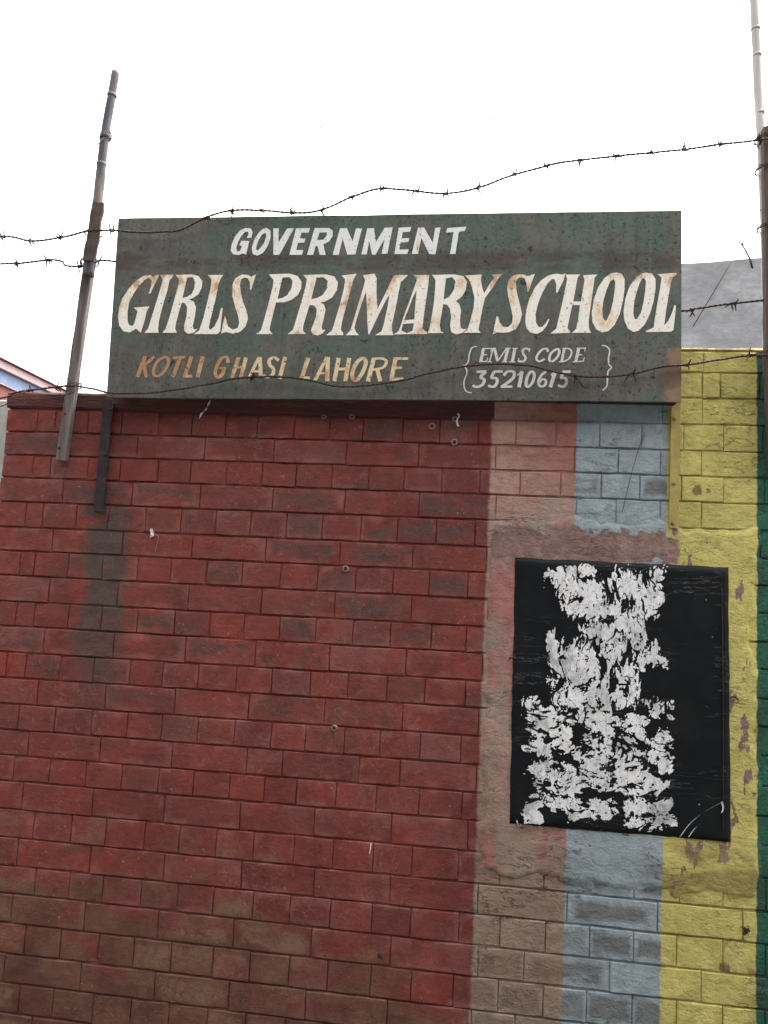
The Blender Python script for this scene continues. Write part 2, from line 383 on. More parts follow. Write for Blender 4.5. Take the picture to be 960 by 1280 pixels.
def black_mat():
    g = G('black_coated_sheet')
    a = g.noise(6, 5, .6); b = g.noise(38, 5, .6, (.35, 1, 1.6)); fine = g.noise(130, 3, .6)
    col = g.mix(g.step(a, .4, .66), (.005, .0062, .0075), (.009, .010, .011))
    sc = g.noise(40, 4, .55, (.12, 1, 1), off=4)
    col = g.mix(g.mul(g.mul(g.inv(g.step(g.math('ABSOLUTE', g.math('SUBTRACT', sc, .5)), .002, .01)), g.step(g.noise(5, 2, off=3), .42, .56)), .5), col, (.13, .13, .13))
    gl = g.step(g.noise(60, 4, .7, off=17), .71, .74)
    col = g.mix(g.mul(gl, .8), col, (.4, .4, .4))
    g.bump(g.math('ADD', g.mul(a, 2.), g.mul(b, .6)), .35, .004)
    return g.done(col, g.math('ADD', .42, g.mul(fine, .25)), .16)
M['black'] = black_mat()
def paper_mat():
    g = G('torn_paper')
    a = g.noise(9, 5, .6, (1, 1, .5)); f = g.noise(70, 5, .7, (1, 1, .5))
    col = g.mix(g.step(a, .36, .62), (.70, .70, .71), (.82, .81, .80))
    col = g.mix(g.mul(g.step(g.noise(14, 4, .6, off=5), .58, .72), .6), col, (.5, .49, .42))
    col = g.mix(g.mul(g.step(g.noise(20, 6, .7, (1, 1, .5), off=25), .5, .66), .75), col, (.27, .28, .30))
    ln = g.noise(34, 5, .6, (1, 1, .7), off=8)
    col = g.mix(g.mul(g.inv(g.step(g.math('ABSOLUTE', g.math('SUBTRACT', ln, .5)), .003, .012)), .55), col, (.045, .045, .05))
    ln2 = g.noise(26, 5, .65, (1.5, 1, .35), off=18)
    col = g.mix(g.mul(g.inv(g.step(g.math('ABSOLUTE', g.math('SUBTRACT', ln2, .47)), .002, .01)), .5), col, (.05, .05, .055))
    col = g.mix(g.mul(g.step(f, .5, .7), .4), col, (.3, .3, .31))
    g.bump(g.math('ADD', f, ln), .7, .003)
    return g.done(col, .8, .25)
M['paper'] = paper_mat()

# ------------------------------------------------------------------ ground
bm = bmesh.new()
vsq = [bm.verts.new(p) for p in ((-150, -150, 0), (150, -150, 0), (150, 150, 0), (-150, 150, 0))]
bm.faces.new(vsq)
tag(link('ground', mesh('ground', bm), None, M['ground']), 'dusty grey lane at the foot of the school wall', 'ground', kind='structure')

# ------------------------------------------------------------------ the brick wall
# bed joints: height at x = 0 and slope, as found on the wall; index 1 lies just under the capping
LZ = {1: (2.1055, .0005), 2: (2.0247, -.0012), 3: (1.9460, -.0006), 4: (1.8675, -.0012), 5: (1.7870, 0), 6: (1.7030, .001), 7: (1.6238, .0008),
      8: (1.5426, .0016), 9: (1.4575, .002), 10: (1.3780, .003), 11: (1.2935, .0034), 12: (1.2128, .0042), 13: (1.1295, .005), 14: (1.0455, .0035),
      15: (.9630, .0024), 16: (.8822, .0019), 17: (.7935, .0015), 18: (.7033, -.0008), 19: (.6168, -.0012), 20: (.5295, -.0035), 21: (.4415, -.003), 22: (.3502, -.0029), 23: (.2630, -.0035)}
LZ[0] = (2.1875, 0); LZ[-1] = (2.2685, 0); LZ[-2] = (2.336, 0)
for k in range(24, 27): LZ[k] = (LZ[k - 1][0] - .0872, -.002)
def lz(k, x): return LZ[k][0] + LZ[k][1] * x
# head joints per course, in photograph columns (turned into metres on the wall below)
HJ = {-2: [880], -1: [878, 900.6], 0: [878], 1: [47, 69, 110, 152, 198, 240, 282, 322, 368, 411.6, 454, 503.6, 549.7, 598, 645, 695, 750, 802, 855, 904.6],
 2: [85, 171.7, 256, 342.5, 432.8, 523, 619.6, 718.6, 772.8, 826, 877], 3: [40.7, 63, 110, 150, 197, 238, 283, 327.6, 370, 415, 461, 504.7, 552, 600, 650.5, 700.7, 752, 800, 852, 904.6],
 4: [78, 165, 250, 340.7, 431, 523.8, 620, 720, 770, 825, 877], 5: [31.7, 53, 95, 135, 181.7, 226, 270, 313, 358, 402.7, 450.5, 497, 545, 594, 644, 695, 745, 797, 850, 900],
 6: [65, 153, 240, 332, 424.7, 516, 608, 905], 7: [25, 43, 85, 128, 171.7, 213, 258, 303, 350, 396.7, 444.5, 491, 536.6, 585],
 8: [61, 147, 235, 326.6, 418.6, 514.3], 9: [20, 42.7, 85, 126.7, 171.7, 218, 262, 305, 349.6, 394, 441, 487.7, 539, 583],
 10: [55, 141.7, 231.7, 319, 411.6, 507], 11: [8, 31.7, 75, 116.7, 161.7, 203, 248, 295, 339.7, 387.8, 434.6, 483.5, 531, 581.6],
 12: [46.7, 131.7, 218, 311, 405.5, 502.6], 13: [23, 68, 115, 159, 201.7, 247, 293, 339, 381.5, 430, 475, 525, 576],
 14: [35, 125, 215, 308, 353, 448.8, 499.4], 15: [16.7, 61.7, 107, 151.7, 198, 241.7, 286.7, 330, 370.8, 419.7, 470, 523.8, 577],
 16: [28, 115, 205, 300, 392.8, 488.8], 17: [41.7, 89, 131.7, 180, 224, 270, 316.6, 367, 416, 465.8, 515, 572.7, 624.6, 680, 739, 793, 849.6, 904],
 18: [20.7, 112.7, 205, 301.7, 392.8, 487.7, 597, 709, 821.7, 928.7], 19: [43, 85.7, 128, 175.7, 221, 266.7, 315.7, 362, 412.6, 464.7, 512.5, 573.4, 624.6, 681.7, 737, 792, 845.4, 904],
 20: [14, 105, 196.7, 291.7, 389, 487.7, 597.5, 655, 762, 876.7], 21: [30, 75, 122, 166.7, 213, 265.7, 311.7, 361, 409, 463, 513.6, 566, 622.5, 678.7, 733, 790, 846, 903],
 22: [5, 100, 192.7, 286, 381.5, 483.5, 588.6, 643, 755, 870], 23: [23, 65, 115, 163, 210, 258, 306, 356, 405, 455, 505, 557, 610, 665, 720, 777, 835, 893]}
def row_mid_x(k, px):
    # photograph column -> x on the wall at this course's mid height
    zm = (LZ[k][0] + LZ[k + 1][0]) / 2
    y = 640.0
    for _ in range(12):
        p = at(px, y); y += (p.z - zm) * 400
    return at(px, y).x
XL, XR = -1.617, 1.9
STEP_X = .03                                  # the two extra courses start behind the sign

wall = empty('brick_wall', (0, .12, 0), 'school wall of painted bricks striped red, pink, pale blue, yellow and green', 'wall'); wall['kind'] = 'thing'
# core behind the faces (recessed joints)
def mortar(x0, x1, z0, z1):
    bm = bmesh.new(); nx, nz = int((x1 - x0) / .022), int((z1 - z0) / .022); rows = []
    for j in range(nz + 1):
        rows.append([])
        for i in range(nx + 1):
            q = Vector((x0 + (x1 - x0) * i / nx, 0, z0 + (z1 - z0) * j / nz))
            rows[-1].append(bm.verts.new((q.x, .0056 + .0026 * noise.noise(q * 7) + .0022 * noise.noise(q * 25), q.z)))
    for j in range(nz):
        for i in range(nx): bm.faces.new((rows[j][i], rows[j][i + 1], rows[j + 1][i + 1], rows[j + 1][i]))
    ring = rows[0] + [r_[-1] for r_ in rows[1:]] + rows[-1][-2::-1] + [r_[0] for r_ in rows[-2:0:-1]]
    bk = [bm.verts.new((v.co.x, .225, v.co.z)) for v in ring]
    for i in range(len(ring)): bm.faces.new((ring[i], ring[(i + 1) % len(ring)], bk[(i + 1) % len(ring)], bk[i]))
    bm.faces.new(bk)
    return link('mortar', mesh('mortar', bm), wall, M['joint'])
mortar(XL + .006, XR - .006, 0, 2.158); mortar(STEP_X - .002, XR - .006, 2.159, 2.337)

def brick_mesh(i, L, H, rough):
    """front face a slightly uneven 4 x 3 net with rounded arrises; x in -L/2..L/2, z in -H/2..H/2"""
    bm = bmesh.new(); b = .0020
    xs = [-L / 2, -L / 2 + b, -L * .15, L * .18, L / 2 - b, L / 2]; zs = [-H / 2, -H / 2 + b, H * .02, H / 2 - b, H / 2]
    grid = []
    for j, z in enumerate(zs):
        r = []
        for k, x in enumerate(xs):
            edge = j in (0, 4) or k in (0, 5)
            y = .0026 if edge else rough * random.uniform(-1, 1)
            dx = 0 if k in (0, 5) else random.uniform(-.0015, .0015); dz = random.uniform(-.0013, .0013) if j in (0, 4) else random.uniform(-.0012, .0012)
            r.append(bm.verts.new((x + dx, y, z + dz)))
        grid.append(r)
    for j in range(4):
        for k in range(5): bm.faces.new((grid[j][k], grid[j][k + 1], grid[j + 1][k + 1], grid[j + 1][k]))
    back = {}
    ring = [grid[0][k] for k in range(6)] + [grid[j][5] for j in range(1, 5)] + [grid[4][k] for k in range(4, -1, -1)] + [grid[j][0] for j in range(3, 0, -1)]
    bk = [bm.verts.new((v.co.x, .022, v.co.z)) for v in ring]
    n = len(ring)
    for a in range(n): bm.faces.new((ring[a], bk[a], bk[(a + 1) % n], ring[(a + 1) % n]))
    for (j, k, jj, kk) in ((0, 0, 1, 1), (0, 5, 1, 4), (4, 0, 3, 1), (4, 5, 3, 4)):
        if random.random() < .3:
            for v, f in ((grid[j][k], 1.0), (grid[jj][kk], .7)):
                v.co.y += random.uniform(.002, .0045) * f
                v.co.x += random.uniform(.001, .004) * (1 if k == 0 else -1); v.co.z += random.uniform(.0005, .002) * (1 if j == 0 else -1)
    me = mesh('brick_face', bm); me.materials.append(M['brick']); return me
STR = [brick_mesh(i, .228, .076, .0012) for i in range(9)]
HED = [brick_mesh(i, .112, .076, .0012) for i in range(9)]
rest = bmesh.new()
bricks = []
for k in range(-2, 26):
    xl = STEP_X if k <= 0 else XL
    if k in HJ: xs = [row_mid_x(k, p) for p in HJ[k]]
    else: xs = [XL + .06 + (.116 if k % 2 else .232) * i for i in range(1, 22 if k % 2 else 11)]
    xs = [x for x in xs if x > xl + .02]
    if k <= 0: xs = [min(xs) - .116] + xs if min(xs) - .116 > xl + .03 else xs
    header = k % 2 == 1
    while xs[-1] < XR - .1: xs.append(xs[-1] + (.116 if header else .232) * random.uniform(.98, 1.02))
    xs = [x for x in xs if x < XR - .03]
    xs = [xl] + xs + [XR]
    for a, b in zip(xs, xs[1:]):
        za, zb = lz(k + 1, (a + b) / 2), lz(k, (a + b) / 2)
        if k == -2: zb += random.uniform(-.003, .003)
        if a > .07 and b < .80 and zb < 1.74 and za > .80: continue       # under the render round the board
        gx, gz = random.uniform(.001, .0036), random.uniform(.0048, .0072)
        bricks.append((k, a + gx / 2, b - gx / 2, za + gz * .5, zb - gz * .5))
def in_view(b):
    d = (Vector(((b[1] + b[2]) / 2, 0, (b[3] + b[4]) / 2)) - CAM)
    q = ROT.transposed() @ d
    px, py = 480 + F * q.x / q.y, 640 - F * q.z / q.y
    hidden = (b[4] > 2.165 and b[2] < .58)
    vis = px > -40 and px < 985 and py < 1310 and not hidden
    return (0 if vis else 1, -((b[2] - b[1]) * (b[4] - b[3])) / (q.y ** 2))
bricks.sort(key=in_view)
nb = 0
for idx, (k, a, b, z0, z1) in enumerate(bricks):
    pool, L0 = (STR, .228) if (b - a) > .16 else (HED, .112)
    me = random.choice(pool)
    sx, sz = (b - a) / L0, (z1 - z0) / .076
    flip = random.choice((1, -1))
    loc = Vector(((a + b) / 2, random.uniform(-.0012, .0014), (z0 + z1) / 2))
    rot = Matrix.Rotation(random.gauss(0, .0022), 4, 'Y') @ Matrix.Rotation(random.gauss(0, .008), 4, 'X') @ Matrix.Rotation(random.gauss(0, .005), 4, 'Z')
    if idx < 300 and in_view((k, a, b, z0, z1))[0] == 0:
        o = bpy.data.objects.new('brick', me); COL.objects.link(o)
        o.parent = wall; o.matrix_parent_inverse = Matrix.Translation((0, -.12, 0))
        o.location = loc; o.scale = (sx, 1, sz); o.rotation_euler = rot.to_euler(); nb += 1
    else:
        T = Matrix.Translation(loc) @ rot @ Matrix.Diagonal((sx, 1, sz, 1))
        v0 = [rest.verts.new(T @ v.co) for v in me.vertices]
        for p in me.polygons: rest.faces.new([v0[i] for i in p.vertices])
me = mesh('bricks_rest', rest)
o = link('brickwork', me, wall, M['joint']); me.materials.clear()
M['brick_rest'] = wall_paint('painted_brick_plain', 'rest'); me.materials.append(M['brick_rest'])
o['kind'] = 'stuff'

# rough capping of the lower, left length of the wall
def slab(name, x0, x1, zlo, zhi, y0, y1, nx, nz, amp, mat, seedo=0, lift=lambda x: 0):
    bm = bmesh.new(); rows = []
    prof = [(y0 + .004, zlo), (y0, zlo + .006)] + [(y0, zlo + (zhi - zlo) * i / nz) for i in range(1, nz)] + [(y0 + .002, zhi - .006), (y0 + .01, zhi), (y1, zhi)]
    for i in range(nx + 1):
        x = x0 + (x1 - x0) * i / nx; r = []
        for j, (y, z) in enumerate(prof):
            q = Vector((x * 9, y * 9 + seedo, z * 14))
            dn = noise.noise(q) + .5 * noise.noise(q * 3.1) + .3 * noise.noise(q * 7)
            zz = z + (dn * amp * 1.0 if j >= len(prof) - 3 else 0) + (lift(x) if j >= len(prof) - 3 else 0)
            yy = y + (dn * amp if 0 < j < len(prof) - 1 else 0)
            r.append(bm.verts.new((x, yy, zz)))
        rows.append(r)
    for a, b in zip(rows, rows[1:]):
        for j in range(len(prof) - 1): bm.faces.new((a[j], b[j], b[j + 1], a[j + 1]))
    for r in (rows[0], rows[-1]):
        bm.faces.new(r + [bm.verts.new((r[0].co.x, y1, zlo))])
    return link(name, mesh(name, bm), wall, mat)
slab('capping', XL - .003, STEP_X, 2.1095, 2.167, -.003, .226, 110, 6, .0045, M['cap'], 0, lambda x: .026 * max(0, min(1, (x + 1.2) / .05)))
slab('capping', STEP_X, XR, 2.3355, 2.352, .006, .226, 70, 2, .006, M['ycap'], 4)

# render patch round the black board, feathered into the bricks
bm = bmesh.new(); NX, NZ = 110, 130
x0, x1, z0, z1 = .02, .845, .70, 1.82
V = {}
for j in range(NZ + 1):
    for i in range(NX + 1):
        x = x0 + (x1 - x0) * i / NX; z = z0 + (z1 - z0) * j / NZ
        q = Vector((x, 0, z))
        e = min(x - .028, .822 - x + .02 * noise.noise(q * 5), 1.795 - z, z - .735)
        e += .022 * noise.noise(q * 12) + .012 * noise.noise(q * 34)
        if x - .028 < .03: e = min(e, (x - .028) * 1.3 + .004 * noise.noise(q * 30))
        y = .0068 - .0128 * max(0, min(1, (e + .006) / .018))
        y += .003 * noise.noise(q * 6) + .0012 * noise.noise(q * 21)
        if z < .88: y -= .005 * max(0, 1 - abs(z - .83) / .06) * (.6 + noise.noise(q * 8))
        V[i, j] = (e, bm.verts.new((x, y, z)))
for j in range(NZ):
    for i in range(NX):
        c = [V[i, j], V[i + 1, j], V[i + 1, j + 1], V[i, j + 1]]
        if max(a[0] for a in c) > -.008: bm.faces.new([a[1] for a in c])
for v in [v for v in bm.verts if not v.link_faces]: bm.verts.remove(v)
link('plaster_patch', mesh('plaster_patch', bm, True), wall, M['plaster'])

# ------------------------------------------------------------------ black board with torn paper
def board_pt(u, v):                          # u, v in 0..1 over the board; v = 0 at the top
    c = [at(644, 697, -.012), at(911, 709, -.012), at(914, 1053, -.012), at(637, 1030, -.012)]
    return (c[0] * (1 - u) + c[1] * u) * (1 - v) + (c[3] * (1 - u) + c[2] * u) * v
board = empty('notice_board', board_pt(.5, 1), 'black notice board with torn white paper remnants, fixed on the wall', 'notice board')
bm = bmesh.new(); NU, NV = 48, 60; fr = []; bk = []
def bwave(u, v):
    q = Vector((u * 5, v * 6, 3))
    return .0022 * noise.noise(q) + .0008 * noise.noise(q * 3.3)
for j in range(NV + 1):
    r = []
    for i in range(NU + 1):
        u, v = i / NU, j / NV
        p = board_pt(u, v).copy()
        k = Vector((u * 9, v * 9, 1))
        if i in (0, NU): p.x += .003 * noise.noise(k) + .0015 * noise.noise(k * 4)
        if j in (0, NV): p.z += .003 * noise.noise(k + Vector((5, 0, 0))) + .0012 * noise.noise(k * 4)
        p.y += bwave(u, v) + (.004 if i in (0, NU) or j in (0, NV) else 0)
        r.append(bm.verts.new(p))
    fr.append(r)
for j in range(NV):
    for i in range(NU): bm.faces.new((fr[j][i], fr[j + 1][i], fr[j + 1][i + 1], fr[j][i + 1]))
ring = [fr[0][i] for i in range(NU + 1)] + [fr[j][NU] for j in range(1, NV + 1)] + [fr[NV][i] for i in range(NU - 1, -1, -1)] + [fr[j][0] for j in range(NV - 1, 0, -1)]
bk = [bm.verts.new((v.co.x, -.0005, v.co.z)) for v in ring]
for a in range(len(ring)): bm.faces.new((ring[a], ring[(a + 1) % len(ring)], bk[(a + 1) % len(ring)], bk[a]))
link('sheet', mesh('sheet', bm, True), board, M['black'])
# hem bars along the edges
def bpx(x, y, Y):                            # photograph point -> on the board
    p = at(x, y, Y); return p
bm = bmesh.new(); tube(bm, catmull([at(x, y, -.0135) for x, y in [(902, 735), (903, 800), (904, 900), (904, 1000), (904, 1040)]], 6), .0018, 6)
link('edge_wire', mesh('edge_wire', bm, True), board, M['darkiron'])
# torn paper: regions in photograph pixels
PR = [(690,709,747,724),(693,722,763,748),(705,746,780,778),(725,776,787,799),(685,792,697,855),(702,797,753,872),(752,797,780,831),(768,827,797,866),(770,711,814,748),
 (795,747,825,777),(815,706,833,716),(817,716,830,752),(772,770,807,806),(792,805,808,837),(810,803,823,832),(826,822,833,836),(658,872,680,888),(657,886,712,914),(694,858,763,884),
 (720,884,774,918),(660,916,686,948),(688,893,718,941),(716,926,769,961),(663,949,698,978),(687,956,722,984),(722,959,764,988),(669,984,731,1011),(736,996,769,1026),(708,1012,758,1026),
 (654,1002,676,1028),(807,874,831,894),(777,892,809,931),(768,922,785,994),(784,931,804,965),(807,913,838,972),(774,962,833,995),(782,996,808,1034),(807,989,836,1036),(833,876,842,886),(834,894,842,899),(834,1018,846,1034),(764,860,800,882)]
GX0, GY0, GX1, GY1, ST = 648, 703, 850, 1040, .9
nx, ny = int((GX1 - GX0) / ST), int((GY1 - GY0) / ST)
def paper_val(x, y):
    best = -1.5
    for a, b, c, d in PR:
        if a - 14 < x < c + 14 and b - 14 < y < d + 14:
            dx = abs(x - (a + c) / 2) / ((c - a) / 2 + 1.5); dy = abs(y - (b + d) / 2) / ((d - b) / 2 + 1.5)
            v = 1 - (dx ** 3 + dy ** 3) ** (1 / 1.5)
            if v > best: best = v
    if best <= -1.4: return -1
    up = y < 888
    wx = 9 * noise.noise(Vector((x * .03, y * .03, 11))); wy = 9 * noise.noise(Vector((x * .03, y * .03, 17)))
    q = Vector(((x + wx) * .085, (y + wy) * .038, 1)) if up else Vector(((x + wx) * .052, (y + wy) * .085, 7))
    n = noise.noise(q) + noise.noise(q * 2.3) * .8 + noise.noise(q * 5.2) * .7 + noise.noise(q * 11) * .55
    # black curls scored through the sheet
    k = Vector(((x + 2 * wx) * .06, (y + 2 * wy) * .045, 23)); c = abs(noise.noise(k) + .5 * noise.noise(k * 2.4))
    k2 = q * 1.6 + Vector((9, 3, 5)); c2 = abs(noise.noise(k2) + .4 * noise.noise(k2 * 3))
    if up: n += .55 * noise.noise(Vector(((x + wx) * .3, (y + wy) * .06, 41)))
    dense = .5 + noise.noise(Vector((x * .022, y * .022, 31)))
    cut = max(0, 1 - c / (.05 + .05 * dense)) * .9 + max(0, 1 - c2 / (.04 + .05 * dense)) * .8
    return max(-1.0, min(.75, best * .85)) + n * (.85 if up else 1.0) - cut * max(0, dense + .4) * 1.2 - (.1 if up else .2)
val = [[paper_val(GX0 + i * ST, GY0 + j * ST) for i in range(nx + 1)] for j in range(ny + 1)]
bm = bmesh.new(); cache = {}
def pv(x, y):
    key = (round(x, 3), round(y, 3))
    if key not in cache:
        u, v = (x - 641) / 271, (y - 703) / 340
        p = at(x, y, -.0136); q = Vector((x * .11, y * .08, 2))
        p.y += bwave(max(0, min(1, u)), max(0, min(1, v))) - .0010 * (noise.noise(q) + .8 * abs(noise.noise(q * 2.6)) + .5)
        cache[key] = bm.verts.new(p)
    return cache[key]
for j in range(ny):
    for i in range(nx):
        cs = [(i, j), (i, j + 1), (i + 1, j + 1), (i + 1, j)]
        vv = [val[b][a] for a, b in cs]
        if max(vv) <= 0: continue
        poly = []
        for k in range(4):
            (a, b), (c, d) = cs[k], cs[(k + 1) % 4]; s, t = vv[k], vv[(k + 1) % 4]
            if s > 0: poly.append((GX0 + a * ST, GY0 + b * ST))
            if (s > 0) != (t > 0):
                # always interpolate in the same direction so that neighbours share the vertex
                if (a, b) > (c, d): a, b, c, d, s, t = c, d, a, b, t, s
                f = s / (s - t); f = min(.97, max(.03, f))
                poly.append((GX0 + (a + (c - a) * f) * ST, GY0 + (b + (d - b) * f) * ST))
        if len(poly) >= 3:
            vs_ = [pv(*p) for p in poly]
            if len(set(vs_)) >= 3:
                try: bm.faces.new(vs_)
                except ValueError: pass
o = link('torn_paper', mesh('torn_paper', bm, True), board, M['paper'])
# paper strip scraps lower right
for pts in ([(850, 1046), (862, 1030), (880, 1015), (902, 1003)], [(861, 1046), (868, 1036), (876, 1030)], [(902, 1002), (904, 1010), (902, 1016)]):
    bm = bmesh.new(); path = catmull([at(x, y, -.0165) for x, y in pts], 6)
    a = [bm.verts.new(p + Vector((.0022, -.0008, .002))) for p in path]; b = [bm.verts.new(p - Vector((.0022, 0, .002))) for p in path]
    for i in range(len(a) - 1): bm.faces.new((a[i], a[i + 1], b[i + 1], b[i]))
    link('paper_strip', mesh('paper_strip', bm), board, M['paper'])
# bent nails / hooks that hold the board
for (x, y, dx, dy) in ((637, 823, 8, -1), (922, 874, -9, -4), (650, 1030, 5, 6), (880, 1052, -4, 5), (780, 1042, 6, 2), (646, 1026, 6, 9)):
    bm = bmesh.new()
    path = catmull([at(x, y, .004), at(x, y, -.012), at(x + dx * .4, y + dy * .8, -.021), at(x + dx, y + dy * .5, -.02)], 5)
    tube(bm, path, .0026, 6)
    link('hook', mesh('hook', bm, True), board, M['nail'] if x not in (646, 880) else M['tiewire'])

# ------------------------------------------------------------------ sign
SY = -.070
SQ = [at(148, 273, SY), at(852, 263, SY), at(851.5, 502, SY), at(133, 497, SY)]
sign = empty('sign_board', (-.33, SY, SQ[2].z), 'green rusting sheet metal school sign with cream lettering above the wall', 'sign')
bm = bmesh.new()
NU, NV = 60, 20; rows = []
for j in range(NV + 1):
    r = []
    for i in range(NU + 1):
        u, v = i / NU, j / NV
        p = (SQ[0] * (1 - u) + SQ[1] * u) * (1 - v) + (SQ[3] * (1 - u) + SQ[2] * u) * v
        if j == 0: p.z += .0016 * noise.noise(Vector((u * 12, 0, 5)))
        if j == NV: p.z += .0018 * noise.noise(Vector((u * 10, 4, 5)))
        p.y += .0006 * noise.noise(Vector((u * 7, v * 3, 2)))
        r.append(bm.verts.new(p))
    rows.append(r)
for j in range(NV):
    for i in range(NU): bm.faces.new((rows[j][i], rows[j + 1][i], rows[j + 1][i + 1], rows[j][i + 1]))
ring = [rows[0][i] for i in range(NU + 1)] + [rows[j][NU] for j in range(1, NV + 1)] + [rows[NV][i] for i in range(NU - 1, -1, -1)] + [rows[j][0] for j in range(NV - 1, 0, -1)]
bk = [bm.verts.new(v.co + Vector((0, .012, 0))) for v in ring]
for a in range(len(ring)): bm.faces.new((ring[a], ring[(a + 1) % len(ring)], bk[(a + 1) % len(ring)], bk[a]))
bm.faces.new(bk)
link('panel', mesh('panel', bm), sign, M['sign'])
# angle iron frame behind the sheet
xa, xb, zt, zb = SQ[3].x + .006, SQ[2].x - .006, SQ[1].z - .008, SQ[2].z + .001
for (a0, a1, c0, c1) in ((xa, xb, zt - .03, zt), (xa, xb, zb, zb + .03), (xa, xa + .03, zb + .032, zt - .032), (xb - .03, xb, zb + .032, zt - .032), (-.33, -.30, zb + .032, zt - .032)):
    bm = bmesh.new(); box(bm, a0, a1, SY + .0125, SY + .056, c0, c1, .002)
    link('frame_bar', mesh('frame_bar', bm), sign, M['signedge'])
# left leg: dark angle iron; right leg: yellow flat bar
def quadpost(name, pts, y0, y1, mat, bev=.001):
    bm = bmesh.new(); prism(bm, [(p.x, p.z) for p in pts], y0, y1, bev)
    return link(name, mesh(name, bm), sign, mat)
pl = [at(130.5, 499, -.02), at(117.5, 640, -.02), at(129.5, 640, -.02), at(142, 499, -.02)]
up = Vector((0, 0, .035))
leg = quadpost('leg', [pl[0], pl[1], pl[2], pl[3]], -.026, -.020, M['darkiron']); leg['label'] = 'dark angle iron leg'
pw = [at(130.5, 499, -.02), at(117.5, 640, -.02)]
lx = [pw[0], pw[1], pw[1] + Vector((.005, 0, 0)), pw[0] + Vector((.005, 0, 0))]
fl = quadpost('leg_flange', lx, -.0195, .004, M['darkiron']); fl.parent = leg; fl.matrix_parent_inverse = Matrix()
pr = [at(839, 503, -.008), at(836, 660, -.008), at(848, 661, -.008), at(851, 503, -.008)]
leg2 = quadpost('leg', [pr[0] + up, pr[1], pr[2], pr[3] + up], -.011, -.0035, M['yelliron']); leg2['label'] = 'yellow painted flat iron leg'
for (x, y) in ((843, 523), (842, 604), (841, 654)):
    bm = bmesh.new(); c = at(x, y, -.011)
    tube(bm, [c, c + Vector((0, -.004, 0)), c + Vector((0, -.006, 0))], [.0065, .006, .003], 8)
    o = link('bolt', mesh('bolt', bm), leg2, M['boltiron']); o.matrix_parent_inverse = Matrix()
for (x, y) in ((132, 568), (138, 512)):
    bm = bmesh.new(); c = at(x, y, -.026)
    tube(bm, [c, c + Vector((0, -.004, 0)), c + Vector((0, -.006, 0))], [.0065, .006, .003], 8)
    o = link('bolt', mesh('bolt', bm), leg, M['darkiron']); o.matrix_parent_inverse = Matrix()

# ---- lettering: outlines traced stroke by stroke; each letter is its own coat of paint on the sheet
def smooth_poly(pts):
    return pts
def letter(frame, mat, polys=(), strokes=(), label=None):
    ox, oy, s = frame
    bm = bmesh.new(); lay = [0]
    def P(x, y):
        return at(ox + x / s, oy + y / s, SY - .0011 - lay[0] * .00012)
    for outer, *holes in polys:
        loops = [outer] + list(holes)
        loops = [[Vector((x, -y, 0)) for x, y in lp] for lp in loops]
        flat = [v for lp in loops for v in lp]
        vv = [bm.verts.new(P(v.x, -v.y)) for v in flat]
        for t in tessellate_polygon(loops):
            try: bm.faces.new([vv[i] for i in t])
            except ValueError: pass
        lay[0] += 1
    for st in strokes:
        pts, wd = st[0], st[1]; closed = len(st) > 2 and st[2]
        c = catmull([Vector((x, y, 0)) for x, y in pts], 6, closed) if len(pts) > 2 else [Vector((*pts[0], 0)), Vector((*pts[1], 0))]
        L, Rr = [], []; n = len(c)
        for i, p in enumerate(c):
            t = (c[(i + 1) % n] - c[i - 1]) if closed else (c[min(i + 1, n - 1)] - c[max(i - 1, 0)])
            t = t.normalized(); nn = Vector((-t.y, t.x, 0))
            # broad-brush: verticals heavier than horizontals
            w2 = wd / 2 * (.72 + .28 * abs(t.y)) if n > 2 else wd / 2
            L.append(bm.verts.new(P(*(p + nn * w2).xy))); Rr.append(bm.verts.new(P(*(p - nn * w2).xy)))
        for i in range(n if closed else n - 1):
            j = (i + 1) % n
            try: bm.faces.new((L[i], L[j], Rr[j], Rr[i]))
            except ValueError: pass
        lay[0] += 1
    me = mesh('letter', bm)
    # all faces look out of the sheet
    for p in me.polygons:
        if p.normal.y > 0: p.flip()
    return link('letter', me, sign, mat)

f1 = (140, 330, 5)
letter(f1, M['big'], [[[(295,68),(270,120),(240,185),(228,185),(245,140),(248,105),(232,85),(212,95),(170,135),(135,185),(108,240),(97,300),(97,350),(106,380),(125,388),(138,375),(160,295),(135,272),(235,265),(215,300),(205,350),(180,430),(150,405),(110,428),(70,420),(45,385),(38,330),(45,270),(65,215),(100,160),(150,105),(195,75),(235,68),(262,80),(275,68)]]])
letter(f1, M['big'], [[[(300,68),(385,65),(375,85),(360,100),(345,170),(320,250),(295,350),(288,410),(292,430),(202,430),(225,405),(245,340),(270,260),(298,170),(318,100)]]])
letter(f1, M['big'], [[[(398,68),(500,65),(540,75),(565,105),(560,150),(540,190),(505,213),(480,222),(510,235),(525,270),(520,320),(505,385),(510,408),(535,405),(510,430),(475,437),(452,420),(450,385),(465,330),(470,270),(455,245),(437,240),(418,300),(400,370),(395,405),(405,430),(315,430),(335,405),(360,330),(385,240),(410,150),(420,100)],[(470,85),(505,82),(518,110),(515,150),(500,185),(470,205),(440,212),(455,150)]]])
letter(f1, M['big'], [[[(598,68),(695,68),(680,90),(665,130),(645,230),(620,330),(605,395),(612,412),(640,390),(665,340),(682,275),(692,275),(682,360),(676,420),(660,438),(510,438),(545,415),(570,340),(595,240),(618,140),(622,95)]]])
